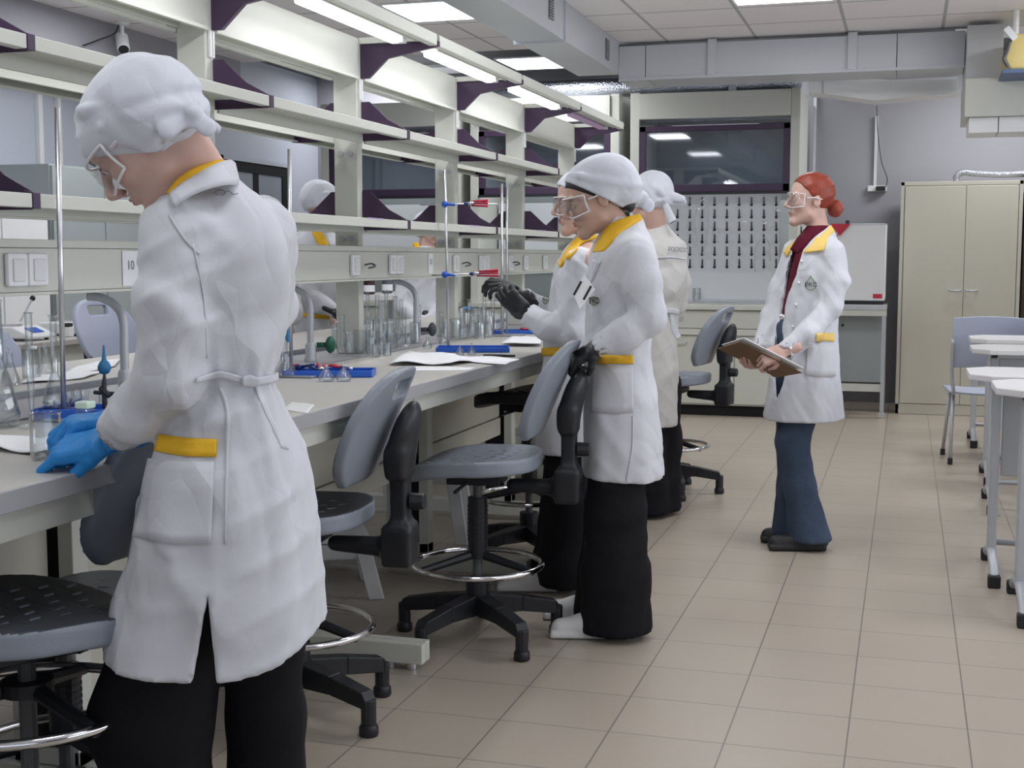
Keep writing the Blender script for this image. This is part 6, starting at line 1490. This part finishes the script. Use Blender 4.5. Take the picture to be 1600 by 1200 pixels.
p.obj('glove', [place(hR, p.L(812, 462, .03), hand_frame((-.70, -.1, .40), (.1, -.35, .9)))], GLK, label='farther black glove')
lg = [[p.P(893, 640, -.075, .09), p.P(890, 780, -.09, .10), p.P(885, 880, -.09, .11), p.P(885, 960, -.09, .115)], [p.P(893, 640, .075, .09), p.P(885, 780, .09, .10), p.P(872, 880, .10, .10), p.P(868, 955, .10, .105)]]
for c in lg: c[-1] = (*c[-1][:2], .025, c[-1][3])
p.obj('trousers', [trousers(p, lg, .012, 9)], BLKT)
shoe(p, (p.L(868, 960, -.09).x, -.09, 0), math.radians(182), SHOEW, 'sneaker', .24); shoe(p, (p.L(862, 955, .10).x, .12, 0), math.radians(180), SHOEW, 'sneaker', .24)

# ================= person 4: farthest down the bench, back view
p = Person(-1.17, 6.38, 'person farthest down the bench, seen from behind with a knotted headscarf')
HC = p.L(1013, 316, 0); HM = head_M(math.radians(128), math.radians(25)); nk = p.L(1025, 362, .0); ntl = HM.transposed() @ (nk-HC)
hd = place(head_mesh(ntl, .0045, nr=.047), HC, HM)
J = dict(pelvis=p.L(1026, 545, 0), chest=p.L(1033, 430, 0), neck=nk, shL=p.L(1002, 380, -.06), shR=p.L(1050, 392, .06), elL=p.L(990, 470, -.02), elR=p.L(1050, 470, .13), wrL=p.L(965, 500, .1), wrR=p.L(1000, 500, .2),
         hipL=p.L(1018, 570, -.03), hipR=p.L(1036, 570, .03), knL=p.L(1012, 690, -.04), knR=p.L(1040, 690, .05), anL=p.L(1012, 790, -.04), anR=p.L(1038, 790, .05), toeL=(-.1, .08, -.02), toeR=(-.1, .08, -.02))
J['anL'].z = J['anR'].z = .09
p.obj('body', [hd, bodyfield(p, J)], SKIN)
sc_ = scarf_mesh(.6, -.03, seed=17, h=.005, knot=(-.11, -.050), folds=.005, tails=(((0, -.11, -.05), (.01, -.125, -.20), .016, .026, .4), ((0, -.11, -.05), (.09, -.14, -.07), .018, .020, .5), ((0, -.1, .0), (.06, -.17, -.07), .03, .02, .6)))
p.obj('headscarf', [place(sc_, HC, HM)], SCARFM, 1)
R4 = [(352, 1012, 1042, .05, 0), (366, 1004, 1058, .08, 0), (380, 996, 1068, .11, 0), (410, 990, 1073, .13, 0), (450, 992, 1072, .13, 0), (490, 1000, 1060, .12, 0), (520, 1000, 1058, .13, 0), (580, 994, 1060, .16, 0), (662, 990, 1058, .18, 0)]
sl = [p.P(1003, 384, -.05, .05), p.P(990, 470, -.02, .048)]; sr = [p.P(1056, 388, .08, .05), p.P(1062, 440, .13, .052), p.P(1056, 478, .16, .05)]
sl2 = [p.P(990, 470, -.02, .048), p.P(968, 498, .1, .036)]; sr2 = [p.P(1056, 478, .16, .05), p.P(1005, 498, .2, .036)]
f = coatfield(p, R4, [sl, sl2, sr, sr2], .009, 14); add_sleeves(f, [sl, sr], .04); add_sleeves(f, [sl2, sr2], .02)
W1, W2 = wrinkles(51, .0036, 5, 20, 42, .4), wrinkles(52, .0018, 4, 45, 80, .8); f.warp(lambda X, Y, Z: W1(X, Y, Z)+W2(X, Y, Z))
f.stack(p.rows([(py, a, b, B-.012, w) for (py, a, b, B, w) in R4 if py >= 560] + [(680, 990, 1058, .17, 0)]), op='sub', shrink=.012)
cf = f.mesh(); p.bvh(cf); p.obj('lab_coat', [cf], mat('cream white lab coat cotton', (0.60, 0.59, 0.57), 0.78, noise=.02, scale=6, bump=.3, bscale=12, spec=.2, crease=(7, .9)))
p.ribbon([(1024, 402), (1050, 401), (1072, 404)], [(1024, 404), (1050, 403), (1072, 406)], 'yoke_seam', COATM, .004, .003, nv=1)
p.ribbon([(1030, 483), (1048, 481), (1060, 484)], [(1030, 491), (1048, 490), (1060, 492)], 'belt', COATM, .008, .005)
p.ribbon([(1046, 490), (1050, 515), (1056, 530)], [(1052, 488), (1058, 510), (1064, 525)], 'belt_tail', COATM, .010, .004)
c = p.hit(1058, 391, .006)
if c:
    u = (p.hit(1066, 392, .006) or c)-(p.hit(1050, 391, .006) or c)
    text_mesh('РОСКОС', .030, 'back_lettering', GREYINK, p.t, frame_m(p.M @ c, p.M.to_3x3() @ u, (0, 0, 1)), label='faint grey lettering across the shoulders')
for q, wx in ((-1, J['wrL']), (1, J['wrR'])):
    p.obj('glove', [place(hand_mesh(q, fat=1.1, h=.005), wx, hand_frame((-.7, .6, -.2), (-.2, 0, 1)))], GLK)
lg = [[p.P(1012, 600, -.04, .085), p.P(1010, 700, -.05, .09), p.P(1014, 800, -.05, .10)], [p.P(1038, 600, .04, .085), p.P(1036, 700, .05, .09), p.P(1034, 800, .05, .095)]]
for c in lg: c[-1] = (*c[-1][:2], .018, c[-1][3])
p.obj('trousers', [trousers(p, lg, .012, 10)], BLKT)
for a in ('anL', 'anR'): shoe(p, (J[a].x+.03, J[a].y, 0), math.radians(140), SHOEK, 'shoe', .22)

# ================= person 5: red-haired observer with clipboard
p = Person(-.43, 5.86, 'red-haired person in an open white coat holding a brown clipboard in the aisle')
HC = p.L(1265, 314, 0); HM = head_M(math.radians(197), math.radians(0))*.94; nk = p.L(1280, 366, .0); ntl = HM.transposed() @ (nk-HC)
hd = place(head_mesh(ntl, .004, nr=.044), HC, HM)
J = dict(pelvis=p.L(1262, 545, 0), chest=p.L(1272, 430, 0), neck=nk, shL=p.L(1300, 393, -.10), shR=p.L(1250, 393, .12), elL=p.L(1303, 478, -.13), elR=p.L(1215, 490, .10), wrL=p.L(1226, 551, -.25), wrR=p.L(1184, 553, -.02),
         hipL=p.L(1258, 565, -.04), hipR=p.L(1243, 565, .06), knL=p.L(1241, 700, -.05), knR=p.L(1237, 700, .085), anL=p.L(1264, 825, -.05), anR=p.L(1234, 820, .09), toeL=(-.03, -.01, -.04), toeR=(-.03, .0, -.04))
J['anL'].z = J['anR'].z = .09
hL = hand_mesh(-1, each=[(45, 50, 30), (50, 55, 30), (52, 55, 30), (55, 50, 30)], h=.0032, thumb=((.034, .030, -.014), (.046, .056, -.022), (.040, .080, -.034)))
hR = hand_mesh(1, each=[(40, 45, 30), (45, 45, 30), (48, 45, 30), (50, 45, 30)], h=.0032, thumb=((.034, .030, -.004), (.052, .058, .002), (.050, .082, .004)))
p.obj('body', [hd, bodyfield(p, J), place(hL, p.L(1224, 549, -.26), hand_frame((-.80, .0, -.30), (-.05, -.85, .45))), place(hR, p.L(1190, 560, -.04), hand_frame((-.55, -.75, -.35), (.2, .3, -.9)))], SKIN)
hf = Field((-.12, -.19, -.14), (.12, .13, .15), .004); hf.ell((0, -.016, .040), (.081, .103, .093)); hf.cut(lambda X, Y, Z: np.minimum((Y-.040+.5*np.maximum(.0, .075-Z)-.9*np.maximum(0, Z-.075)), 9)*-1.0, op='add') if False else None
hf.cut(lambda X, Y, Z: -(Y-(-.005+.75*(Z-.005)))/1.25+0*X, op='sub') if False else None
hf.cut(lambda X, Y, Z: ((-.008+.85*Z)-Y)/1.3+0*X, op='sub')
hf.cut(lambda X, Y, Z: (Z+.055)+0*X, op='sub'); hf.ell((0, -.122, -.035), (.040, .036, .042), k=.008); hf.warp(lambda X, Y, Z: .0012*np.sin(140*Z+60*Y))
p.obj('hair', [place(hf.mesh(), HC, HM)], HAIRR, label='copper red hair tied in a bun')
goggles(p, HC, HM, rim=.0020); eyes(p, HC, HM, HAIRR)
shf = Field((-.30, -.25, .9), (.25, .28, 1.45), .009); shf.stack(p.rows([(352, 1262, 1296, .05, 0), (372, 1246, 1302, .085, 0), (395, 1240, 1306, .13, 0), (440, 1232, 1304, .13, 0), (490, 1222, 1302, .125, 0), (500, 1222, 1302, .125, 0)]))
shf.warp(wrinkles(66, .002, 4, 25, 50, .5)); VFs = shf.mesh(); p.obj('shirt', [VFs], MAROON)
R5 = [(352, 1264, 1298, .055, 0), (366, 1250, 1306, .085, 0), (385, 1238, 1312, .125, 0), (410, 1231, 1316, .145, 0), (450, 1224, 1314, .145, 0), (500, 1216, 1310, .14, 0), (550, 1208, 1311, .15, 0), (600, 1200, 1314, .17, 0), (662, 1190, 1318, .19, 0)]
sl = [p.P(1300, 394, -.10, .058), p.P(1307, 440, -.13, .053), p.P(1297, 482, -.15, .049)]; sl2 = [p.P(1297, 482, -.15, .049), p.P(1262, 520, -.21, .048), p.P(1226, 552, -.25, .042)]
sr = [p.P(1243, 394, .11, .052), p.P(1222, 450, .12, .050), p.P(1208, 496, .09, .050)]; sr2 = [p.P(1208, 496, .09, .050), p.P(1188, 548, .0, .044)]
ZH5, ZW5 = p.L(1255, 662).z, p.L(1255, 540).z
def folds5(th, Z):
    t = np.clip((ZW5-Z)/(ZW5-ZH5), 0, 1); return .03*t*np.sin(5*th+.4)+.012*t*np.sin(9*th)
f = coatfield(p, R5, [sl, sl2, sr, sr2], .0082, 15, folds=folds5)
f.stack(p.rows([(py, a, b, B-.014, w) for (py, a, b, B, w) in R5] + [(690, 1190, 1318, .19, 0)]), op='sub', shrink=.014, folds=folds5)
op_ = [(352, 1256, 1296), (372, 1247, 1272), (390, 1240, 1256), (430, 1227, 1243), (480, 1217, 1227), (505, 1211, 1224), (545, 1209, 1224), (590, 1212, 1226), (625, 1213, 1215)]
OZ = np.array([p.L(1240, a, -.12).z for a, _, _ in op_])[::-1]; OL = np.array([p.L(b, a, -.12).x for a, b, _ in op_])[::-1]; OR = np.array([p.L(c, a, -.12).x for a, _, c in op_])[::-1]
def opening(X, Y, Z):
    xl = np.interp(Z.ravel(), OZ, OL).reshape(Z.shape); xr = np.interp(Z.ravel(), OZ, OR).reshape(Z.shape)
    return np.maximum(np.maximum(xl-X, X-xr), np.maximum(Y+.0, OZ[0]-Z))
f.cut(opening, op='sub')
add_sleeves(f, [sl, sr], .035); add_sleeves(f, [sl2, sr2], .02)
W1, W2 = wrinkles(61, .0034, 5, 20, 42, .5), wrinkles(62, .0018, 4, 45, 80, .8); f.warp(lambda X, Y, Z: W1(X, Y, Z)+W2(X, Y, Z))
for s_ in (sl2, sr2): open_cuff(f, s_, .04, .008)
zh_ = p.L(1255, 662, -.18).z; f.cut(lambda X, Y, Z: Z-zh_+0*Y+0*X, op='sub')
cf = f.mesh(); p.bvh(cf); p.obj('lab_coat', [cf], COATM)
p.ribbon([(1299, 352), (1278, 358), (1266, 374), (1255, 395)], [(1305, 362), (1296, 368), (1291, 378), (1286, 391)], 'collar', YELP, .013, .006, nu=16, nv=4, label='pale yellow collar flap')
p.ribbon([(1240, 376), (1230, 385), (1223, 393)], [(1242, 380), (1238, 390), (1229, 401)], 'collar', YELP, .013, .006, nu=8, label='pale yellow collar flap')
p.bvh(VFs); p.ribbon([(1254, 362), (1245, 372), (1234, 390)], [(1270, 366), (1262, 380), (1246, 396)], 'shirt_collar', MAROON, .012, .006, nu=8); p.bvh(cf)
p.ribbon([(1276, 521), (1290, 520), (1303, 521)], [(1274, 534), (1290, 533), (1303, 534)], 'pocket_trim', YELP, .005, .003, label='pale yellow pocket trim')
p.ribbon([(1262, 536), (1285, 536), (1304, 537)], [(1258, 586), (1282, 589), (1305, 588)], 'pocket', COATM, .002, .004, nv=5)
emblem(p, 1267, 445, 8, 'РКС', True)
for i in range(5):
    b = p.hit(1253-i*4.5, 408+i*34, .004)
    if b: MB().sph(p.M @ b, .006, 6).build('coat_button', WHITE, p.t, smooth=True)
c = p.L(1222, 495, -.13); MB().sph(p.M @ c, (.012, .006, .012), 8).build('belt_buckle', CHROME, p.t, smooth=True)
lg = [[p.P(1258, 520, -.02, .10), p.P(1262, 600, -.05, .088), p.P(1238, 690, -.05, .070), p.P(1250, 760, -.05, .068), p.P(1266, 840, -.05, .096)], [p.P(1246, 520, .03, .095), p.P(1240, 600, .07, .080), p.P(1236, 690, .08, .065), p.P(1236, 760, .09, .062), p.P(1232, 835, .09, .082)]]
for c in lg: c[-1] = (*c[-1][:2], .040, c[-1][3])
p.obj('jeans', [trousers(p, lg, .0085, 12, .0028)], JEANS)
shoe(p, (p.L(1288, 850, -.05).x, -.05, 0), math.radians(190), SHOEK, 'shoe', .26); shoe(p, (p.L(1268, 845, .09).x, .09, 0), math.radians(186), SHOEK, 'shoe', .24)
# clipboard held in both hands (a thing of its own)
cb = [p.M @ p.L(*a) for a in ((1121, 545, -.10), (1213, 590, -.16), (1253, 583, -.31), (1157, 534, -.26))]
n_ = (cb[1]-cb[0]).cross(cb[3]-cb[0]).normalized(); n_ = n_ if n_.z > 0 else -n_
t = thing('clipboard', 'brown hardboard clipboard with white sheets held by the red-haired person', 'clipboard', tuple((cb[0]+cb[2])/2))
MB().grid(lambda u, v: (cb[0]*(1-u)+cb[1]*u)*(1-v)+(cb[3]*(1-u)+cb[2]*u)*v, 2, 2, .003).build('board', BOARDM, t)
s_ = (cb[3]-cb[0])*.16-(cb[1]-cb[0])*.04
MB().grid(lambda u, v: ((cb[0]*(1-u)+cb[1]*u)*(1-v)+(cb[3]*(1-u)+cb[2]*u)*v)*.96+((cb[0]+cb[2])/2)*.04+n_*.012+s_, 4, 4, .003).build('paper_sheets', PAPER, t)

# ================= the three students on the far side
def far_person(x, y, label, head, hm, R, sleeves, cuffs=(), collar_=None, trim=None, scarf_seed=1, gog=False, slope=.8, gl=()):
    p = Person(x, y, label); HC = p.L(*head); HM = head_M(math.radians(hm[0]), math.radians(hm[1])); r0 = R[0]; nk = p.L((r0[1]+r0[2])/2, r0[0]+6, 0)
    hd = place(head_mesh(HM.transposed() @ (nk-HC), .006, nr=.046), HC, HM); u0 = nk.x
    J = dict(pelvis=Vector((u0, 0, .95)), chest=Vector((u0, 0, 1.22)), neck=nk, shL=Vector((u0-.12, .1, 1.36)), shR=Vector((u0+.12, -.1, 1.36)), hipL=Vector((u0-.08, .05, .88)), hipR=Vector((u0+.08, -.05, .88)), knL=Vector((u0-.08, .05, .5)), knR=Vector((u0+.08, -.05, .5)),
             anL=Vector((u0-.08, .05, .09)), anR=Vector((u0+.08, -.05, .09)), toeL=(.1, -.08, -.02), toeR=(.1, -.08, -.02))
    for k, s_ in (('R', sleeves[0]), ('L', sleeves[-1])):
        q = [p.P(*a) for a in s_]; J['sh'+k] = Vector(q[0][:3]); J['el'+k] = Vector(q[1][:3]); J['wr'+k] = Vector(q[-1][:3])
    p.obj('body', [hd, bodyfield(p, J, .014)], SKIN)
    p.obj('headscarf', [place(scarf_mesh(slope, -.01, seed=scarf_seed, h=.006), HC, HM)], SCARFM, 1)
    S_ = [[p.P(*a) for a in s_] for s_ in sleeves]
    f = coatfield(p, R, S_, .011, 1); 
    for s_ in S_: add_sleeves(f, [s_], .04)
    f.warp(wrinkles(70+scarf_seed, .004, 5, 20, 45, .6)); cf = f.mesh(); p.bvh(cf); p.obj('lab_coat', [cf], COATM)
    if collar_: p.ribbon(collar_[0], collar_[1], 'collar', YEL, .013, .006, label='golden yellow collar')
    if trim: p.ribbon(trim[0], trim[1], 'pocket_trim', YEL, .006, .003, label='golden yellow pocket trim')
    if gog: goggles(p, HC, HM)
    eyes(p, HC, HM)
    for (a, fw) in gl: p.obj('glove', [place(hand_mesh(1, fat=1.1, h=.006), p.L(*a), hand_frame(fw, (0, -.3, .9)))], GLK)
    z0 = p.L(0, R[-1][0], 0).z+.05
    lg = [[(u0-.08, .05, z0, .09), (u0-.08, .05, .03, .09)], [(u0+.08, -.05, z0, .09), (u0+.08, -.05, .03, .09)]]
    p.obj('trousers', [trousers(p, lg, .014, 10)], BLKT)
    for q in (-1, 1): shoe(p, (u0+q*.08-.06, -q*.05, 0), math.radians(-30), SHOEK)
    return p
far_person(-3.25, 6.95, 'far-side person with yellow collar and black glove, left of the second rack post', (505, 322, 0), (-35, 25),
           [(352, 478, 512, .06, 0), (366, 462, 524, .10, 0), (384, 452, 532, .13, 0), (430, 450, 534, .14, 0), (480, 456, 526, .13, 0), (530, 452, 530, .15, 0), (620, 446, 538, .19, 0)],
           [[(520, 392, -.08, .058), (478, 455, -.16, .058), (522, 487, -.26, .040)], [(462, 392, .08, .055), (455, 450, .05, .055), (500, 480, -.2, .04)]],
           collar_=([(486, 360), (492, 372), (497, 382)], [(500, 359), (508, 370), (514, 383)]), trim=([(474, 489), (495, 491), (515, 493)], [(474, 495), (495, 497), (515, 499)]), scarf_seed=2,
           gl=(((524, 487, -.28), (.7, -.3, -.3)),))
far_person(-3.25, 8.7, 'far-side person with face and yellow collar seen under the lower shelf beyond the middle posts', (672, 362, 0), (-55, 20),
           [(385, 650, 682, .06, 0), (396, 638, 690, .11, 0), (415, 628, 697, .14, 0), (460, 624, 700, .14, 0), (520, 622, 702, .16, 0), (590, 618, 706, .18, 0)],
           [[(690, 418, -.08, .06), (692, 480, -.12, .055), (668, 500, -.26, .04)], [(634, 418, .02, .06), (628, 480, -.08, .055), (655, 500, -.26, .04)]],
           collar_=([(644, 380), (647, 388), (652, 392)], [(652, 378), (657, 386), (664, 394)]), scarf_seed=3, slope=.8,
           gl=(((665, 500, -.28), (0, -.5, -.5)),))
far_person(-3.30, 6.2, 'far-side person whose white cap shows above the nearest student\'s shoulder', (418, 352, 0), (-60, 35),
           [(385, 395, 440, .06, 0), (398, 380, 450, .11, 0), (420, 372, 458, .14, 0), (480, 370, 458, .14, 0), (540, 366, 462, .16, 0), (620, 360, 468, .18, 0)],
           [[(450, 420, -.1, .058), (455, 490, -.14, .055), (430, 515, -.28, .04)], [(380, 420, .05, .058), (372, 490, -.1, .055), (395, 515, -.28, .04)]], scarf_seed=5,
           gl=(((428, 515, -.3), (0, -.5, -.5)),))
